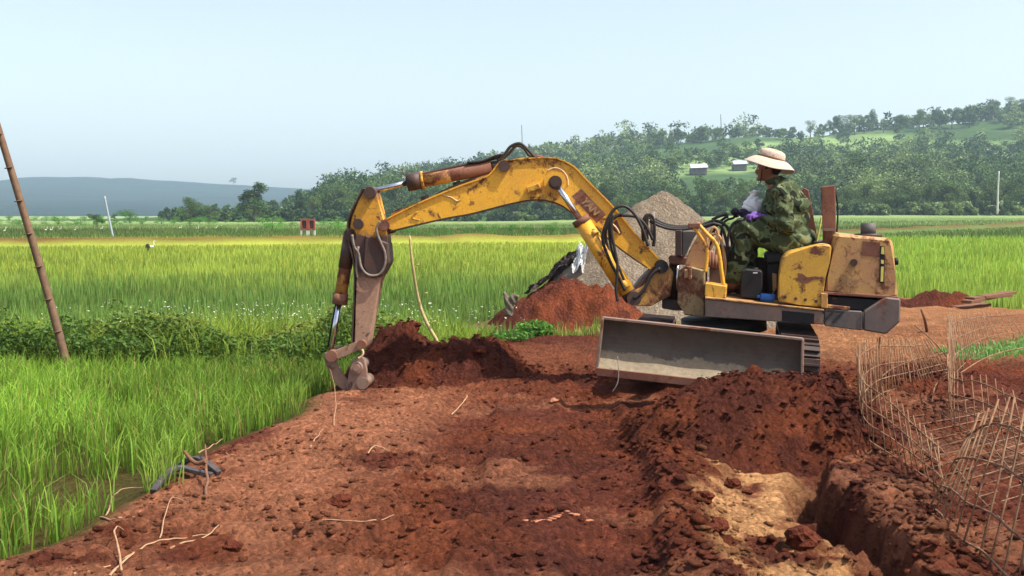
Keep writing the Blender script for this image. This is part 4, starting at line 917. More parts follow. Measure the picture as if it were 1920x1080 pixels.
# seat, post stubs, floor items
seat = sub(plate(U, [(1432, 474), (1512, 470), (1514, 492), (1436, 496)], .18, .42, 'seat', M['black'], EXC, .02))
plate(U, [(1380, 478), (1466, 486), (1466, 566), (1378, 556)], -.22, .06, 'rear_panel', M['rust_shade_dk'], EXC)
plate(U, [(1438, 494), (1462, 494), (1464, 562), (1440, 560)], .15, .4, 'seat_base', M['black'], EXC, .006)
plate(U, [(1448, 512), (1456, 514), (1456, 540), (1449, 552)], .2, .02, 'seat_bracket', M['cover'], EXC, 0)
mb = MB(); mb.prism(out(U, [(1496, 362), (1508, 352), (1516, 356), (1530, 430), (1534, 462), (1516, 470)], -.12), U.b*-.05, .006); mb.build('canopy_post', M['rust'], EXC)
post = sub(plate(U, [(1540, 350), (1566, 347), (1568, 430), (1562, 462), (1542, 462), (1545, 432), (1542, 400)], .15, .07, 'canopy_post', M['rust'], EXC, .006))
plate(U, [(1544, 428), (1565, 428), (1565, 433), (1544, 433)], .17, .11, 'weld_band', M['deck'], post, 0); MB().tube([U(1565, 352, .12), U(1571, 390, .12), U(1569, 435, .12)], .008, 6).build('cable', M['black'], post)
mb = MB(); mb.prism(out(U, [(1512, 455), (1550, 452), (1556, 464), (1512, 472)], .1), U.b*-.5, .01); mb.build('seat_support', M['rust_shade_dk'], EXC)
MB().tube([U(1541, 405, -.05), U(1534, 440, -.05), U(1530, 460, -.05)], .008, 6).build('yellow_strap', M['sticker'], EXC)
for q in ([(1353, 462), (1352, 440), (1356, 420), (1364, 412), (1376, 408), (1378, 398)], [(1364, 465), (1366, 440), (1374, 420), (1384, 414), (1394, 413), (1398, 405)]):
    i = 0 if q[0][0] == 1353 else 1
    MB().tube(out(U, q, .0+.22*i), .011, 8).build('control_lever', M['black'], EXC)
MB().tube(out(U, [(1330, 470), (1336, 440), (1346, 420), (1360, 408), (1366, 407)], -.1), .012, 8).build('control_lever', M['black'], EXC)
plate(U, [(1346, 460), (1372, 464), (1374, 540), (1352, 538)], .12, .4, 'lever_console', M['rust_shade_dk'], EXC, .01)
# slew ring and undercarriage
sc0 = U(1358, 600, 0)
mb = MB(); mb.cyl(Vector((sc0.x, sc0.y, sc0.z-.10)), Vector((sc0.x-.01, sc0.y, sc0.z+.03)), .36, n=28); mb.cyl(Vector((sc0.x, sc0.y, .22)), Vector((sc0.x, sc0.y, sc0.z-.09)), .30, n=24); mb.build('slew_ring', M['black'], EXC)
K = Plane(1322, 650, 8.25, 12)
tl = R(-4.2); ax = (K.a*math.cos(tl)+up*math.sin(tl)).normalized(); uz = ax.cross(K.b)*-1
if uz.z < 0: uz = -uz
uc = Vector((sc0.x, sc0.y, 0))
def track(sx, zc):
    c = uc+K.a*sx+up*zc; h = .185; Ls = .60; w = .15; mb = MB(); n = 34
    per = 4*Ls+2*math.pi*h
    def pt(s, r=h):
        s = s % per
        if s < 2*Ls: return (-Ls+s, r, 0)
        s -= 2*Ls
        if s < math.pi*h: a = s/h; return (Ls+r*math.sin(a), r*math.cos(a), a)
        s -= math.pi*h
        if s < 2*Ls: return (Ls-s, -r, math.pi)
        s -= 2*Ls; a = math.pi+s/h; return (-Ls+r*math.sin(a), r*math.cos(a), a)
    for k in range(n):
        x, z, a = pt(per*k/n); t = K.b*math.cos(a)-up*math.sin(a); nn = K.b*math.sin(a)+up*math.cos(a)
        mb.box(c+K.b*x+up*z, t*(per/n*.46), nn*.014, ax*w, .003); mb.box(c+K.b*x+up*z+nn*.024, t*.010, nn*.016, ax*w*.97, .002)
    tr = sub(mb.build('crawler_track', M['rust_shade_dk'], EXC))
    mb = MB()
    for x, r in ((-Ls, .15), (Ls, .15), (-.35, .07), (0, .07), (.35, .07)):
        zz = 0 if abs(x) == Ls else -.09; q = c+K.b*x+up*zz; mb.cyl(q-ax*w*.8, q+ax*w*.8, r, n=20); mb.cyl(q-ax*w*.9, q+ax*w*.9, r*.4, n=12)
    mb.build('rollers', M['rust'], tr)
    mb = MB(); mb.box(c, K.b*Ls*.9, up*.07, ax*.08, .01); mb.build('track_frame', M['rust_shade_dk'], tr)
track(-.60, .35); track(.60, .315)
mb = MB(); mb.box(uc+up*.36, K.b*.3, up*.05, K.a*.5, .01); mb.build('car_body', M['rust_shade_dk'], EXC)
# dozer blade: curved plate with rim, UV for the mud line
def dozer():
    TL, TR, BL, BR = K(1131, 596, 0), K(1505, 636, 0), K(1120, 692, .02), K(1503, 734, .02)
    nu, nv = 40, 12; V = []; UVs = []; F_ = []
    for th in (0, -.03):
        for j in range(nv+1):
            for i in range(nu+1):
                u = i/nu; v = j/nv; p = (BL*(1-u)+BR*u)*(1-v)+(TL*(1-u)+TR*u)*v
                cur = .07*(math.sin(math.pi*v)*-1)+.05*(1-v)**3
                p = p+K.b*(cur+th)+K.b*.004*math.sin(u*23+v*5); V.append(p); UVs.append((u, v))
    off = (nu+1)*(nv+1)
    for j in range(nv):
        for i in range(nu):
            a = j*(nu+1)+i; F_.append((a, a+1, a+nu+2, a+nu+1)); F_.append((off+a, off+a+nu+1, off+a+nu+2, off+a+1))
    for i in range(nu): F_.append((i, off+i, off+i+1, i+1)); a = nv*(nu+1)+i; F_.append((a, a+1, off+a+1, off+a))
    for j in range(nv): a = j*(nu+1); F_.append((a, a+nu+1, off+a+nu+1, off+a)); a += nu; F_.append((a, off+a, off+a+nu+1, a+nu+1))
    me = bpy.data.meshes.new('dozer_blade'); me.from_pydata([tuple(v) for v in V], [], F_); ul = me.uv_layers.new(name='UVMap')
    for l in me.loops: ul.data[l.index].uv = UVs[l.vertex_index]
    bl = sub(link('dozer_blade', me, M['blade'], EXC, False))
    mb = MB(); t = (TR-TL); L = t.length; t.normalize(); mb.box((TL+TR)/2+K.b*.0, t*(L/2+.004), up*.010, K.b*.03, .003); mb.build('top_rim', M['mark'] if 0 else M['deck'], bl)
    t = (BR-BL); L = t.length; t.normalize(); mb = MB(); mb.box((BL+BR)/2+K.b*.05-up*.012, t*(L/2), up*.03, K.b*.010, .003); mb.build('cutting_edge', M['rust'], bl)
    for q0, q1 in ((TR, BR), (TL, BL)):
        t = (q1-q0); L = t.length; t.normalize(); mb = MB(); mb.box((q0+q1)/2-K.b*.02, t*(L/2), ax*.010, K.b*.055, .003); mb.build('end_plate', M['deck'], bl)
    for s in (-.28, .28):
        mb = MB(); a = (BL+BR)/2+ax*s+up*.14-K.b*.16; b = uc+K.a*s+up*.33+K.b*.3; mb.cyl(a, b, .05, n=10); mb.build('push_arm', M['rust_shade_dk'], bl)
    MB().tube([K(1158, 668, .06), K(1160, 700, .10), K(1157, 720, .12), K(1148, 735, .13)], .004, 6).build('dangling_wire', M['hose_g'], bl)
dozer()
# ------------------------------------------------------------------ operator
def J(x, y, o=0.0): return U(x, y, o)
per = None
def person():
    global per
    base = J(1480, 470, 0)
    S_ = Vector; mb = MB(); cap = lambda a, b, ra, rb: mb.cyl(a, b, ra, rb, 14).ball(a, ra, sub=2).ball(b, rb, sub=2)
    # landmarks; off>0 is towards the camera (his left side)
    hd = J(1441, 317, .0); nk = J(1452, 344, .0); ch = J(1468, 385, 0); pv_ = J(1488, 452, 0)
    shL, shR = J(1466, 362, .17), J(1464, 364, -.17); elL, elR = J(1474, 424, .25), J(1464, 422, -.24)
    wrL, wrR = J(1426, 408, .13), J(1404, 404, -.04); hpL, hpR = J(1487, 460, .10), J(1485, 462, -.10)
    knL, knR = J(1394, 428, .15), J(1404, 434, -.14); akL, akR = J(1378, 528, .14), J(1392, 532, -.10)
    # body: torso, neck, head, limbs as one skin
    mb.ball(hd+up*.02, .092, 1.02, .80, 1.12, 3); mb.ball(hd+U.a*-.035-up*.045, .058, 1.0, .8, 1.0, 2)       # skull, jaw
    mb.ball(hd+U.a*-.085-up*.035, .016, 1.0, .8, .9, 2); mb.cyl(hd+U.a*-.083+up*.012, hd+U.a*-.105-up*.022, .008, .014, 8); mb.ball(hd+U.a*-.103-up*.024, .015, 1, 1, .8, 2)   # lips, nose
    mb.ball(hd+U.a*-.078-up*.085, .024, 1, 1, .8, 2); mb.ball(hd+U.a*-.078+up*.025, .022, .7, 2.2, .5, 2)            # chin, brow
    for s in (1, -1): mb.ball(hd+U.a*.012+U.b*(.078*s)-up*.015, .026, .7, .35, 1.2, 2)                               # ears
    cap(hd+U.a*.025-up*.06, nk+up*-.02, .052, .060); cap(nk, ch, .07, .13); cap(ch, pv_, .13, .13); cap(shL, shR, .065, .065)
    for s, e, w in ((shL, elL, wrL), (shR, elR, wrR)): cap(s, e, .052, .040); cap(e, w, .040, .027)
    for h, k, a in ((hpL, knL, akL), (hpR, knR, akR)): cap(h, k, .085, .058); cap(k, a, .055, .036)
    for a in (akL, akR): cap(a, a+U.a*-.12-up*.05, .034, .028)
    per = remesh(mb, 'person', M['skin'], None, .011, 3)
    tag(per, 'seated digger driver in green camouflage and a tan wide-brimmed sun hat', 'person')
    p = sub(per) if False else per; BASE[per.name] = Vector(per.location)
    # eyes
    for s in (1, -1):
        q = hd+U.a*-.083+U.b*(.030*s)+up*.004; MB().ball(q, .010, 1, 1, .8, 2).build('eye', M['white'], per); MB().ball(q+U.a*-.006, .006, 1, 1, 1, 1).build('pupil', M['hair'], per)
    MB().cyl(hd+U.a*-.100+U.b*.02-up*.042, hd+U.a*-.100-U.b*.02-up*.042, .003, n=6).build('lip_line', M['rust_shade_dk'], per)
    mb = MB(); mb.ball(hd+U.a*.02+up*.025, .098, .98, .84, .98, 3); bm = mb.bm
    dele = [v for v in bm.verts if (v.co-hd).dot(U.a) < -.045 or ((v.co-hd).z < -.03 and (v.co-hd).dot(U.a) < .03) or (v.co-hd).z < -.07]
    bmesh.ops.delete(bm, geom=dele, context='VERTS'); mb.build('hair', M['hair'], per, True)
    # jacket
    mb = MB(); cap = lambda a, b, ra, rb: mb.cyl(a, b, ra, rb, 16).ball(a, ra, sub=2).ball(b, rb, sub=2)
    mb.ball(ch+up*.02+U.a*.0, .16, 1.0, 1.22, 1.25, 3); mb.ball((ch+pv_)/2+U.a*.0, .165, .95, 1.2, 1.1, 3); mb.ball(pv_+up*.03, .175, .95, 1.22, .85, 3)
    cap(nk+U.a*.01-up*.01, ch, .075, .14); cap(shL, shR, .082, .082); mb.ball(J(1488, 400, 0), .14, .9, 1.25, 1.6, 3)
    for s, e, w in ((shL, elL, wrL), (shR, elR, wrR)):
        cap(s, e, .078, .066); cap(e, e+(w-e)*.86, .068, .044); mb.ball(e, .074, 1, 1, 1, 2)
    for k in range(7):                              # collar
        a = R(40*k+50); q = nk+U.a*(.068*math.cos(a))+U.b*(.065*math.sin(a))+up*.012; mb.ball(q, .024, 1, 1, .9, 1)
    wr_ = lambda co: .013*np.sin(co[:, 2]*46+co[:, 0]*22+3*np.sin(co[:, 1]*9+co[:, 0]*6))*(.4+.6*np.abs(np.sin(co[:, 0]*9+co[:, 2]*5)))+.006*np.sin(co[:, 0]*60-co[:, 2]*35+co[:, 1]*20)
    jk = remesh(mb, 'jacket', M['camo'], per, .011, 4, wr_)
    # trousers
    mb = MB(); mb.ball(pv_-up*.03, .165, 1.0, 1.2, .75, 3)
    for h, k, a in ((hpL, knL, akL), (hpR, knR, akR)):
        cap(h, k, .118, .096); cap(k+U.a*.01, a+(k-a)*.10, .092, .082); mb.ball(k, .098, 1, 1, 1, 2); mb.cyl(a+(k-a)*.25, a+(k-a)*.05, .08, .088, 16)
    wt = lambda co: .012*np.sin(co[:, 0]*44+co[:, 2]*16+2.5*np.sin(co[:, 2]*9))*(.4+.6*np.abs(np.sin(co[:, 2]*8)))+.005*np.sin(co[:, 2]*50+co[:, 0]*30)
    remesh(mb, 'trousers', M['camo'], per, .012, 4, wt)
    # hat: soft crown, drooping wide brim, chin cord
    hc_ = hd+up*.075+U.a*.018; hx = (U.a*math.cos(R(-16))+up*math.sin(R(-16))).normalized(); hz = U.b.cross(hx); hz = hz if hz.z > 0 else -hz
    def lathe(prof, name, mat, parent, n=40, wav=0):
        bm = bmesh.new(); rings = []
        for i, (r, z) in enumerate(prof):
            ring = []
            for k in range(n):
                a = 2*math.pi*k/n; rr = r; zz = z+wav*(r/.2)**2*(math.sin(2*a+.6)*.5+math.sin(3*a+1)*.3)
                ring.append(bm.verts.new(hc_+hx*(rr*1.12*math.cos(a))+U.b*(rr*math.sin(a))+hz*zz))
            rings.append(ring)
        for i in range(len(rings)-1):
            for k in range(n):
                f = bm.faces.new([rings[i][k], rings[i][(k+1) % n], rings[i+1][(k+1) % n], rings[i+1][k]]); f.smooth = True
        bm.faces.new(rings[-1])
        me = bpy.data.meshes.new(name); bm.to_mesh(me); bm.free(); return link(name, me, mat, parent)
    hat = BASE and lathe([(.098, -.02), (.102, .0), (.100, .03), (.098, .055), (.088, .078), (.060, .090), (.02, .094)], 'sun_hat', M['hat'], per, wav=.0)
    BASE[hat.name] = BASE[per.name]
    lathe([(.100, .012), (.13, .002), (.16, -.022), (.19, -.052), (.195, -.058), (.19, -.058), (.16, -.028), (.13, -.005), (.10, .004)], 'hat_brim', M['brim'], hat, wav=.03)
    lathe([(.1035, .006), (.1045, .016), (.1035, .026)], 'hat_band', M['stick'], hat)
    MB().tube([hd+U.a*-.05+U.b*.06+up*.03, hd+U.a*-.06+U.b*.05-up*.06, hd+U.a*-.065-up*.115, hd+U.a*-.06+U.b*-.05-up*.06], .004, 6).build('chin_cord', M['hair'], per)
    # gloved hands, five fingers each closed on the levers
    def hand(w, palm_dir, side, mat, nm, grip):
        mb = MB(); cap = lambda a, b, ra, rb: mb.cyl(a, b, ra, rb, 8).ball(a, ra, sub=1).ball(b, rb, sub=1)
        f = palm_dir.normalized(); d = up*-1; d = (d-f*d.dot(f)).normalized(); acr = f.cross(d)*side
        c = w+f*.05; mb.cyl(w-f*.05, w+f*.02, .040, .033, 14); mb.ball(c, .044, 1.15, .62, .95, 2, rot=f.to_track_quat('X', 'Z'))
        for i in range(4):
            o_ = acr*(.030-.020*i); ln = (.92, 1.0, .96, .8)[i]
            a = c+f*.035+o_; b = a+f*(.030*ln)+d*.012; e = b+d*(.030*ln)+f*.002; g = e+d*.012-f*(.020*ln)
            cap(a, b, .0115, .011); cap(b, e, .011, .0105); cap(e, g, .0105, .0095)
        a = c-f*.01+acr*.036; b = a+acr*.018+f*.028+d*.008; e = b+f*.024+d*.02-acr*.008; cap(a, b, .0135, .012); cap(b, e, .012, .0105)
        return remesh(mb, nm, mat, per, .0055, 2)
    hand(wrL, (J(1398, 400, .2)-wrL), 1, M['purple'], 'glove', None)
    hand(wrR, (J(1380, 394, .0)-wrR), -1, M['purple_dk'], 'glove', None)
    for a in (akL, akR):
        mb = MB(); mb.cyl(a+up*.03, a-up*.02, .045, .042, 12).ball(a-up*.02, .05, 1.1, .85, .8, 2); mb.cyl(a-up*.03, a+U.a*-.13-up*.052, .044, .036, 12).ball(a+U.a*-.13-up*.052, .038, 1, 1, .8, 2)
        remesh(mb, 'shoe', M['rust'], per, .008, 2)
person()
MB().ball(J(1378, 397, .02), .036, 1, 1, 1.0, 2).build('lever_knob', M['black'], EXC, True)
# white bag behind his hands, canister and bottle on the floor
mb = MB(); bc_ = J(1412, 388, -.12)
mb.ball(bc_-up*.0, .092, 1.0, .8, .85, 3); mb.cyl(bc_+up*.05, bc_+up*.105, .06, .026, 12); mb.cyl(bc_+up*.10, bc_+up*.135, .026, .046, 12); mb.ball(bc_+up*.13+U.a*.03, .026, 1.6, 1, .6, 2)
o = remesh(mb, 'plastic_bag', M['white'], None, .008, 2, lambda co: .005*np.sin(co[:, 0]*90+4*np.sin(co[:, 2]*40))); tag(o, 'white knotted plastic bag held up behind the purple glove', 'bag')
plate(U, [(1396, 414), (1424, 410), (1424, 424), (1396, 428)], -.1, .16, 'tool_shelf', M['deck'], EXC)
plate(U, [(1396, 424), (1402, 424), (1402, 470), (1396, 470)], -.18, .03, 'shelf_leg', M['rust_shade_dk'], EXC)
mb = MB(); mb.prism(out(U, [(1390, 508), (1398, 504), (1428, 507), (1430, 512), (1429, 562), (1388, 558)], .40), U.b*-.22, .014); mb.cyl(U(1416, 508, .30), U(1416, 502, .30), .025)
can = mb.build('canister', M['black']); tag(can, 'black canister standing on the deck behind the driver\'s calf', 'canister')
MB().box(U(1416, 512, .41), U.a*.018, up*.005, U.b*.006, .002).build('handle', M['glassy'], can)
mb = MB(); mb.cyl(U(1426, 557, .45), U(1452, 559, .45), .033, n=14); mb.cyl(U(1420, 556, .45), U(1426, 557, .45), .015, n=10); tag(mb.build('bottle', M['blue']), 'blue bottle lying on the deck beside the yellow side tank', 'bottle')
# ------------------------------------------------------------------ sheeting on the sand pile
def surf(px, py, y0=12.6, y1=18.0):                 # where the sight line meets the heaps
    d = ray(px, py); Y = np.arange(y0, y1, .03); X = Y*d.x/d.y; Z = CAMZ+Y*d.z/d.y
    g = hbase(X, Y)+np.maximum(np.maximum(heap_sand(X, Y), heap_red(X, Y)), heap_l(X, Y))-Z; i = int(np.argmax(g > 0)) if (g > 0).any() else int(np.argmax(g))
    return Vector((float(X[i]), float(Y[i]), float(Z[i]+g[i])))
def drape(name, pts, mat, label, cat, amp=.03, seed=3):
    n = 22; bm = bmesh.new(); q = random.Random(seed); g = []
    a, b, c_, d_ = [Vector((x, y)) for x, y in pts]
    for j in range(n+1):
        row = []
        for i in range(n+1):
            u = i/n; v = j/n; e_ = .05*math.sin(u*17+seed)*(1 if j in (0, n) else 0); v += e_; p = (a*(1-u)+b*u)*(1-v)+(d_*(1-u)+c_*u)*v
            w = amp*(math.sin(9*u+5*v+seed)+.6*math.sin(17*v-8*u)+.5*q.uniform(-1, 1)); row.append(bm.verts.new(surf(p.x, p.y)+Vector((0, -.04-w*.5, .06+w))))
        g.append(row)
    for j in range(n):
        for i in range(n): bm.faces.new([g[j][i], g[j][i+1], g[j+1][i+1], g[j+1][i]])
    bmesh.ops.solidify(bm, geom=bm.faces[:], thickness=.01)
    me = bpy.data.meshes.new(name); bm.to_mesh(me); bm.free(); o = link(name, me, mat); tag(o, label, cat)
drape('plastic_sheet', [(985, 548), (1005, 548), (1084, 486), (1076, 474)], M['tarp'], 'dark plastic sheet lying along the left edge of the sand pile', 'sheet')
drape('plastic_sheet', [(1070, 515), (1094, 512), (1104, 468), (1084, 466)], M['white'], 'crumpled white plastic sheet hanging on the sand pile slope', 'sheet', .035, 8)
mb = MB(); g0 = P(953, 592, 14.2); mb.cyl(g0, g0+Vector((.03, 0, .16)), .06, .05, n=9); mb.cyl(g0+Vector((.02, 0, .12)), g0+Vector((-.06, .02, .30)), .045, .03, n=8); mb.cyl(g0+Vector((.02, 0, .12)), g0+Vector((.10, 0, .27)), .04, .05, n=8); mb.ball(g0+Vector((.08, 0, .25)), .055, 1.3, 1, .7, 1)
tag(remesh(mb, 'stump', plain('weathered_wood', (.14, .11, .075), .9, .5, 14), None, .018, 1, lambda co: .012*np.sin(co[:, 0]*70+co[:, 2]*50)*np.sin(co[:, 1]*60)), 'pale weathered stump at the far left foot of the sand pile', 'stump')
# ------------------------------------------------------------------ poles, sticks
def pole(name, pts, rr, mat, label, cat, nodes=0):
    mb = MB(); mb.tube(pts, .02, 10, rr=rr)
    a, b = Vector(pts[0]), Vector(pts[-1])
    for k in range(1, nodes+1): 
        c = a+(b-a)*k/(nodes+1); r = float(np.interp(k/(nodes+1), np.linspace(0, 1, len(rr)), rr)); t = (b-a).normalized(); mb.cyl(c-t*.004, c+t*.004, r*1.06, n=10)
    o = mb.build(name, mat); tag(o, label, cat); return o
p0 = P(125, 682, 11.6); pole('bamboo_pole', [p0, P(95, 570, 11.6), P(45, 400, 11.55), P(-2, 245, 11.5), P(-60, 60, 11.4)], [.044, .042, .038, .035, .032], plain('bamboo', (.16, .09, .05), .6, .3, 14), 'tall leaning brown bamboo pole standing in the paddy on the left', 'pole', 9)
pole('stick', [P(829, 655, 12.4), P(800, 605, 12.4), P(784, 560, 12.4), P(774, 500, 12.3), P(768, 442, 12.3)], [.022, .02, .018, .016, .011], plain('bare_twig', (.42, .32, .14), .8, .2), 'thin crooked bare stick standing under the boom', 'stick', 3)
pole('post', [P(213, 450, 68), P(204, 408, 68), P(196, 368, 68)], [.07, .06, .055], plain('pale_post', (.30, .34, .38), .7, .1), 'slim pale leaning post in the far fields on the left', 'post')
pole('utility_pole', [P(1870, 402, 190), P(1871, 360, 190), P(1873, 321, 190)], [.17, .15, .12], M['concrete'], 'pale concrete utility pole at the foot of the hill on the right', 'pole')
pole('mast', [P(979, 300, 555), P(979, 265, 555), P(978, 234, 555)], [.25, .2, .15], M['cw'], 'thin mast on the skyline above the boom hoses', 'mast')
pole('mast', [P(1352, 245, 555), P(1352, 232, 555), P(1351, 214, 555)], [.2, .2, .15], M['cw'], 'thin mast on the skyline above the driver', 'mast')
def lattice():
    e = thing('lattice_tower', 'small red and white lattice tower showing above the trees beyond the arm cylinder', 'tower', P(758, 362, 300))
    for k in range(4):
        z0, z1 = 362-11*k, 351-11*k; mb = MB()
        for s in (-3, 3): mb.cyl(P(758+s, z0, 300), P(758+s, z1, 300), .08, n=6)
        mb.cyl(P(755, z0, 300), P(761, z1, 300), .06, n=5); mb.cyl(P(761, z0, 300), P(755, z1, 300), .06, n=5); mb.build('tower_section', M['redbrick'] if k % 2 else M['white'], e)
lattice()
# red posts with caps beyond the paddy
e = thing('water_gate', 'small red framed water gate standing between two bright bushes', 'gate', G(578, 447))
Yg = 70.0
for x0, x1, lab in ((565, 576, 'left'), (579, 590, 'right')):
    a_, b_ = P(x0, 412, Yg), P(x1, 430, Yg); mb = MB(); w = (b_.x-a_.x)/2; h = (a_.z-b_.z)/2; cc = (a_+b_)/2
    for sx in (-1, 1): mb.box(cc+Vector((sx*w, 0, 0)), Vector((.045, 0, 0)), Vector((0, .08, 0)), Vector((0, 0, h+.06)))
    mb.box(cc+Vector((0, 0, h)), Vector((w-.045, 0, 0)), Vector((0, .07, 0)), Vector((0, 0, .05))); mb.box(cc-Vector((0, 0, h)), Vector((w-.045, 0, 0)), Vector((0, .07, 0)), Vector((0, 0, .05))); mb.build('frame', M['redbrick'], e)
    mb = MB(); mb.box(cc+Vector((0, .03, 0)), Vector((w-.05, 0, 0)), Vector((0, .02, 0)), Vector((0, 0, h-.05))); mb.build('panel', M['rust_shade_dk'], e)
    for sx in (-1, 1):
        q = cc+Vector((sx*w, 0, -h-.06)); mb = MB(); mb.box(q-Vector((0, 0, .28)), Vector((.05, 0, 0)), Vector((0, .07, 0)), Vector((0, 0, .28))); mb.build('leg', M['concrete'], e)
# hillside sheds
def shed(px, py, Y, w, lab):
    p = P(px, py, Y); e = thing('shed', lab, 'shed', (p.x, p.y, p.z-2.2)); mb = MB(); mb.box(p-up*1.0, Vector((w*.45, 0, 0)), Vector((0, 2.5, 0)), Vector((0, 0, 1.2))); mb.build('wall', M['cw'], e)
    mb = MB(); mb.prism([p+Vector((-w/2, -3, .0)), p+Vector((w/2, -3, .25)), p+Vector((w/2+.5, 3, 1.9)), p+Vector((-w/2+.6, 3, 1.6))], Vector((0, 0, .12))); mb.build('roof', M['roofw'], e)
shed(*SHEDS[0], 6.4, 'white-roofed shed among the trees on the hillside above the sand pile'); shed(*SHEDS[1], 5.4, 'white-roofed shed in the trees just left of the driver\'s hat')

# egrets
def egret(px, py, s, lab, mat='white', nm='egret'):
    g = G(px, py, 0); Y = min(g.y, 170); g = P(px, py, Y); mb = MB(); z = g+up*(.32*s)
    mb.ball(z, .16*s, 1.5, .8, .8, 2); mb.tube([z+Vector((.15*s, 0, .05*s)), z+Vector((.26*s, 0, .22*s)), z+Vector((.22*s, 0, .38*s)), z+Vector((.27*s, 0, .46*s))], .035*s, 6); mb.ball(z+Vector((.29*s, 0, .48*s)), .05*s, 1.3, .8, .8, 1); mb.cyl(z+Vector((.32*s, 0, .48*s)), z+Vector((.46*s, 0, .45*s)), .02*s, .004*s, 6)
    mb.cyl(z+Vector((.02, -.03*s, -.1*s)), g+Vector((.02, -.03*s, 0)), .015*s, n=5); mb.cyl(z+Vector((-.04, .03*s, -.1*s)), g+Vector((-.04, .03*s, 0)), .015*s, n=5)
    tag(mb.build(nm, M[mat]), lab, nm.replace('_', ' '), 'white egrets in the fields' if nm == 'egret' else None)
for i, (x, y) in enumerate([(8, 436), (44, 449), (86, 434), (96, 434), (112, 433), (140, 434), (190, 432), (300, 420), (338, 430), (370, 431), (405, 430), (1132, 421), (1250, 330)][:12]):
    egret(x, y, .5 if y < 440 else .38, ['white egret nearest the leaning bamboo pole'][0] if i == 1 else 'white egret, a small white speck in the far fields')
egret(283, 470, .5, 'small black and white bird standing in the yellow-green paddy', 'white', 'bird')
mb = MB(); mb.ball(P(277, 464, 44), .10, 1, .8, 1.6, 2).ball(P(277, 459, 44), .05, 1, 1, 1, 1); tag(mb.build('bird', M['black']), 'black bird beside the white one in the paddy', 'bird')
# sticks and roots lying on the earth
def gz(px, py, lift=.01):
    p = G(px, py, .02); return Vector((p.x, p.y, ztop(p.x, p.y)+lift))
def root_(name, pts, r, mat, label, cat='root', lifts=None):
    r *= .62; q = [gz(x, y, (lifts[i]*.7 if lifts else .004)) for i, (x, y) in enumerate(pts)]; q = [p+Vector((random.uniform(-.006, .006), random.uniform(-.01, .01), random.uniform(-.004, .006))) for p in catmull(q, 3)]
    o = MB().tube(q, r, 7, rr=[r*(1-.6*k/len(q))*random.uniform(.85, 1.2) for k in range(len(q))]).build(name, mat); tag(o, label, cat)
root_('root', [(205, 1072), (235, 1048), (262, 1028), (300, 1008), (345, 998), (392, 990)], .010, M['root'], 'longest pale bent root on the bank at the lower left')
root_('root', [(318, 1020), (345, 1004), (388, 994), (408, 985)], .009, M['root'], 'short thick pale root lying against the longest root')
root_('root', [(228, 1062), (220, 1040), (216, 1018), (232, 1008)], .009, M['root'], 'pale hooked root standing out of the bank at the lower left', lifts=[.01, .06, .09, .05])
root_('root', [(140, 1078), (200, 1055), (250, 1035)], .008, M['root'], 'pale root at the very bottom left of the bank')
root_('root', [(300, 1004), (310, 985), (322, 955), (348, 948)], .006, M['root'], 'thin twig curling up from the longest root', lifts=[.01, .05, .07, .02])
root_('root', [(184, 950), (205, 968), (225, 975), (255, 972)], .009, M['root'], 'pale root at the grass edge left of the black scrap')
root_('root', [(200, 955), (212, 920), (235, 895), (270, 892)], .007, M['root'], 'arched straw stem above the root at the grass edge', lifts=[.01, .08, .08, .02])
root_('root', [(590, 962), (640, 972), (700, 974), (740, 948)], .007, M['root'], 'long thin reddish root across the left wheel rut')
root_('root', [(583, 838), (596, 818), (608, 808)], .008, M['root'], 'short pale stick above the dusty bank', lifts=[.01, .03, .05])
root_('root', [(606, 808), (622, 808), (636, 806)], .005, M['stick'], 'thin twig meeting the short pale stick')
root_('root', [(846, 770), (862, 756), (876, 742), (868, 748)], .010, M['root'], 'pale forked root among clods in front of the bucket heap', lifts=[.02, .03, .05, .02])
root_('root', [(625, 800), (630, 765), (622, 735), (612, 712)], .005, M['root'], 'thin pale straw standing in front of the bucket', lifts=[.01, .12, .25, .36])
root_('root', [(690, 848), (706, 842), (722, 848), (734, 856)], .009, M['root'], 'small pale root tangle left of the ruts', lifts=[.01, .04, .03, .01])
root_('root', [(372, 834), (400, 822), (418, 816)], .007, M['root'], 'thin pale straw at the grass edge above the black scrap', lifts=[.01, .03, .05])
root_('root', [(418, 840), (430, 850), (442, 858)], .006, M['root'], 'short straw right of the grass edge')
root_('root', [(1650, 768), (1680, 782), (1700, 796)], .008, M['root'], 'pale straw between the heap and the steel cages')
root_('branch', [(388, 936), (387, 910), (388, 888)], .016, M['stick'], 'upright dark brown broken stub beside the black scrap', 'branch', [.0, .11, .19])
mb = MB(); a = gz(388, 936, .19); mb.tube([a, P(366, 868, a.y+.02), P(345, 846, a.y+.06)], .013, 7, rr=[.014, .012, .008]); tag(mb.build('branch', M['stick']), 'slanting brown branch leaning on the dark stub', 'branch')
def scrap(pts, lab, w=.022):
    q = [gz(x, y, l) for x, y, l in pts]; mb = MB(); q = catmull(q, 6)
    for i in range(len(q)-1):
        t = (q[i+1]-q[i]); L = t.length; t.normalize(); sd = t.cross(up).normalized(); mb.box((q[i]+q[i+1])/2, t*(L/2+.004), sd*w*(1-.4*abs(i/len(q)-.5)), sd.cross(t)*.012, .003)
    tag(mb.build('rubber_strip', plain('old_rubber', (.06, .05, .048), .6, .4, 15)), lab, 'rubber strip')
scrap([(288, 922, .01), (310, 908, .05), (335, 896, .05), (365, 898, .04), (396, 900, .01)], 'longer strip of old black rubber lying on the bank')
scrap([(332, 882, .03), (350, 886, .07), (375, 890, .06), (410, 896, .02)], 'shorter black rubber strip behind the longer one')
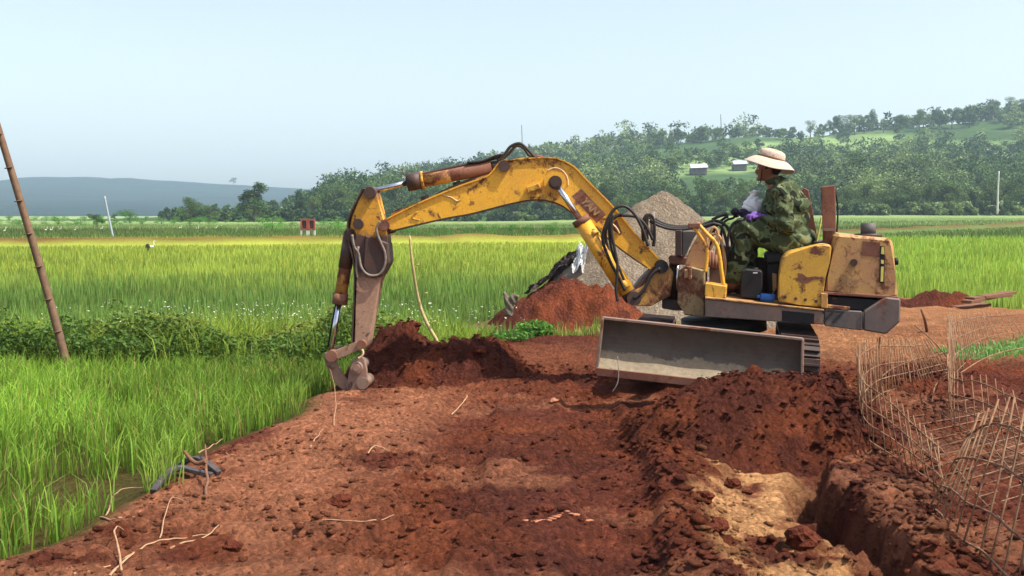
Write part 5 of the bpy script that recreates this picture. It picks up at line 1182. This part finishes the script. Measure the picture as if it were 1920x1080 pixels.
pole('stick', [gz(1738, 622), P(1734, 600, 13.6), P(1727, 580, 13.6)], [.02, .017, .012], M['stick'], 'dark stick standing behind the steel cages', 'stick')
for i, (a, b, lab) in enumerate([((1812, 566), (1862, 556), 'lowest brown plank in the stack on the field edge'), ((1818, 560), (1890, 553), 'middle brown plank in the stack on the field edge'), ((1840, 557), (1898, 548), 'topmost brown plank in the stack on the field edge'), ((1790, 577), (1850, 570), 'brown plank lying in front of the stack on the field edge')]):
    p, q = P(*a, 17.2+.1*i), P(*b, 17.6+.1*i); t = (q-p).normalized(); sd = t.cross(up).normalized(); mb = MB(); mb.box((p+q)/2, t*((q-p).length/2), sd*.09, up*.022, .004); tag(mb.build('plank', M['stick']), lab, 'plank', 'planks stacked on the field edge')
def weed(px, py, h, w, n, lab, col=(84, 125, 50)):
    g = G(px, py); r = np.random.default_rng(px); d = r.normal(size=(n, 3)); d /= np.linalg.norm(d, axis=1)[:, None]; d *= (r.random(n)**.45)[:, None]
    C = d*np.array([w, w*.7, h*.5])+np.array([g.x, g.y, ztop(g.x, g.y)+h*.45]); e = thing('weed_plant', lab, 'plant', (g.x, g.y, ztop(g.x, g.y)))
    c = np.array(lin(*col))*(.7+.6*r.random((n, 1))); me = leaves('foliage', C, r.uniform(.02, .045, n), c, None); link('foliage', me, M['leaf'], e)
    mb = MB()
    for k in range(5): mb.tube([Vector((g.x, g.y, ztop(g.x, g.y)-.02)), Vector((g.x+w*.4*math.cos(k*1.3), g.y+w*.3*math.sin(k*1.3), ztop(g.x, g.y)+h*.6))], .006, 5)
    mb.build('stem', M['wood'], e)
weed(1003, 632, .24, .26, 500, 'bright green leafy weed at the foot of the reddish heap', (84, 130, 48)); weed(955, 640, .12, .3, 260, 'low spreading green weed left of the leafy one')
# ------------------------------------------------------------------ reinforcing cages
def cage(label, secs, wires, name='rebar_cage', r=.0042, n=40, n_long=3, tails=None):
    """secs: list of (bottom (px,py,Y), top (px,py,Y)) along the bent mat; bars across, wires along"""
    e = thing(name, label, 'steel cage', P(*secs[len(secs)//2][0]), 'rusty reinforcement cages')
    def foot(s):
        Y = s[0][2]
        for _ in range(12):
            p = P(s[0][0], s[0][1], Y); zt = ztop(p.x, p.y)+.015; d = ray(s[0][0], s[0][1]); Y = Y*.5+.5*d.y*(zt-CAMZ)/d.z
        return Y
    fy = [foot(s) for s in secs]; fy = [fy[0]]+[.25*fy[i-1]+.5*fy[i]+.25*fy[i+1] for i in range(1, len(fy)-1)]+[fy[-1]]
    bt = catmull([P(s[0][0], s[0][1], y) for s, y in zip(secs, fy)], 8); tp = catmull([P(s[1][0], s[1][1], y+(s[1][2]-s[0][2])) for s, y in zip(secs, fy)], 8); rg = random.Random(len(label))
    def pick(L, t): f = t*(len(L)-1); i = min(int(f), len(L)-2); return L[i].lerp(L[i+1], f-i)
    d = [0]
    for i in range(1, len(bt)): d.append(d[-1]+((bt[i]-bt[i-1]).length+(tp[i]-tp[i-1]).length)/2)
    for k in range(n):
        s = d[-1]*k/(n-1); i = min(np.searchsorted(d, s), len(d)-1); i = max(i, 1); f = (i-1+(s-d[i-1])/(d[i]-d[i-1]))/(len(bt)-1)
        a, b = pick(bt, f), pick(tp, f); v = (b-a); j = Vector((rg.uniform(-.012, .012), rg.uniform(-.02, .02), 0))
        mid = (a+b)/2+Vector((rg.uniform(-.012, .012), rg.uniform(-.012, .012), 0))
        MB().tube([a-v*.06+j, mid, b+v*rg.uniform(.02, .10)-j], r, 5, cat=False).build('bar', M['rebar'], e)
    for w in wires:
        q = [bt[i].lerp(tp[i], w)+Vector((rg.uniform(-.002, .002), rg.uniform(-.002, .002), rg.uniform(-.002, .002))) for i in range(0, len(bt), 2)]+[bt[-1].lerp(tp[-1], w)]
        MB().tube(q, r*1.1, 5).build('long_bar', M['rebar'], e)
    return e
cage('bent steel cage curving round beside the trench, nearest the dozer blade', [((1782, 700, 10.4), (1742, 640, 10.6)), ((1700, 726, 9.6), (1690, 641, 9.9)), ((1648, 745, 9.0), (1645, 640, 9.2)), ((1622, 775, 8.2), (1612, 655, 8.3)), ((1616, 800, 7.8), (1610, 680, 7.8)), ((1630, 830, 7.3), (1620, 705, 7.35)), ((1680, 862, 6.8), (1660, 735, 6.9)), ((1738, 900, 6.35), (1715, 790, 6.5)), ((1775, 930, 6.1), (1760, 830, 6.3))], [.04, .3, .56, .9], n=64)
cage('steel cage with a tight fold of upright bars in the middle of the three', [((1930, 640, 12.0), (1905, 588, 12.6)), ((1860, 655, 11.4), (1840, 590, 12.0)), ((1805, 690, 10.4), (1790, 600, 10.9)), ((1785, 730, 9.4), (1779, 604, 9.8)), ((1782, 795, 8.0), (1779, 690, 8.3)), ((1800, 805, 7.8), (1798, 705, 8.0)), ((1850, 830, 7.4), (1835, 708, 7.6)), ((1920, 860, 7.0), (1895, 735, 7.2)), ((2000, 900, 6.6), (1980, 770, 6.8))], [.05, .35, .62, .93], n=60)
cage('nearest and largest steel cage, its long bars leaning over at the right edge', [((1745, 955, 5.7), (1822, 800, 5.8)), ((1762, 970, 5.6), (1838, 785, 5.75)), ((1793, 1013, 5.3), (1868, 765, 5.5)), ((1839, 1042, 5.0), (1905, 770, 5.3)), ((1885, 1088, 4.7), (1945, 790, 5.1)), ((1960, 1150, 4.4), (2010, 830, 4.8))], [.03, .28, .6, .88], n=13, r=.0052)
cage('flat steel mat lying on the ground inside the bent cages', [((1660, 760, 8.6), (1790, 740, 9.0)), ((1690, 800, 7.75), (1860, 770, 8.3)), ((1740, 850, 7.0), (1940, 800, 7.7)), ((1800, 930, 6.0), (2010, 870, 6.6)), ((1880, 1010, 5.2), (2080, 950, 5.8))], [.12, .5, .88], n=17, r=.0035)
for i, (pts, lab) in enumerate([([(1640, 725, 9.3), (1660, 700, 9.6), (1700, 680, 10), (1775, 660, 10.4)], 'single curved steel bar inside the first cage, upper one'), ([(1660, 740, 9.0), (1700, 715, 9.4), (1740, 700, 9.8), (1790, 690, 10)], 'single steel bar inside the first cage, lower one'), ([(1745, 780, 8.4), (1750, 735, 8.5), (1760, 715, 8.6), (1780, 700, 8.6)], 'hooked steel bar standing between the two bent cages'), ([(1800, 700, 9), (1840, 675, 9.8), (1880, 660, 10.6), (1930, 650, 11)], 'steel bar running back beside the green grass strip'), ([(1715, 610, 11.2), (1745, 635, 10.9), (1775, 668, 10.5)], 'steel bar sticking out above the first cage')]):
    tag(MB().tube([P(*p) for p in pts], .006, 6).build('steel_bar', M['rebar']), lab, 'steel bar')
# ------------------------------------------------------------------ haze (air)
hm = bpy.data.materials.new('haze_air'); hm.use_nodes = True; hn = hm.node_tree.nodes; hn.clear()
pv = hn.new('ShaderNodeVolumePrincipled'); pv.inputs['Color'].default_value = (.66, .84, 1.0, 1); pv.inputs['Density'].default_value = .0003
pv.inputs['Anisotropy'].default_value = .2
ho = hn.new('ShaderNodeOutputMaterial'); hm.node_tree.links.new(pv.outputs[0], ho.inputs['Volume'])
mb = MB(); mb.box(Vector((0, 1400, 72)), Vector((2700, 0, 0)), Vector((0, 1500, 0)), Vector((0, 0, 74.5)))
o = mb.build('haze', hm); o['kind'] = 'stuff'
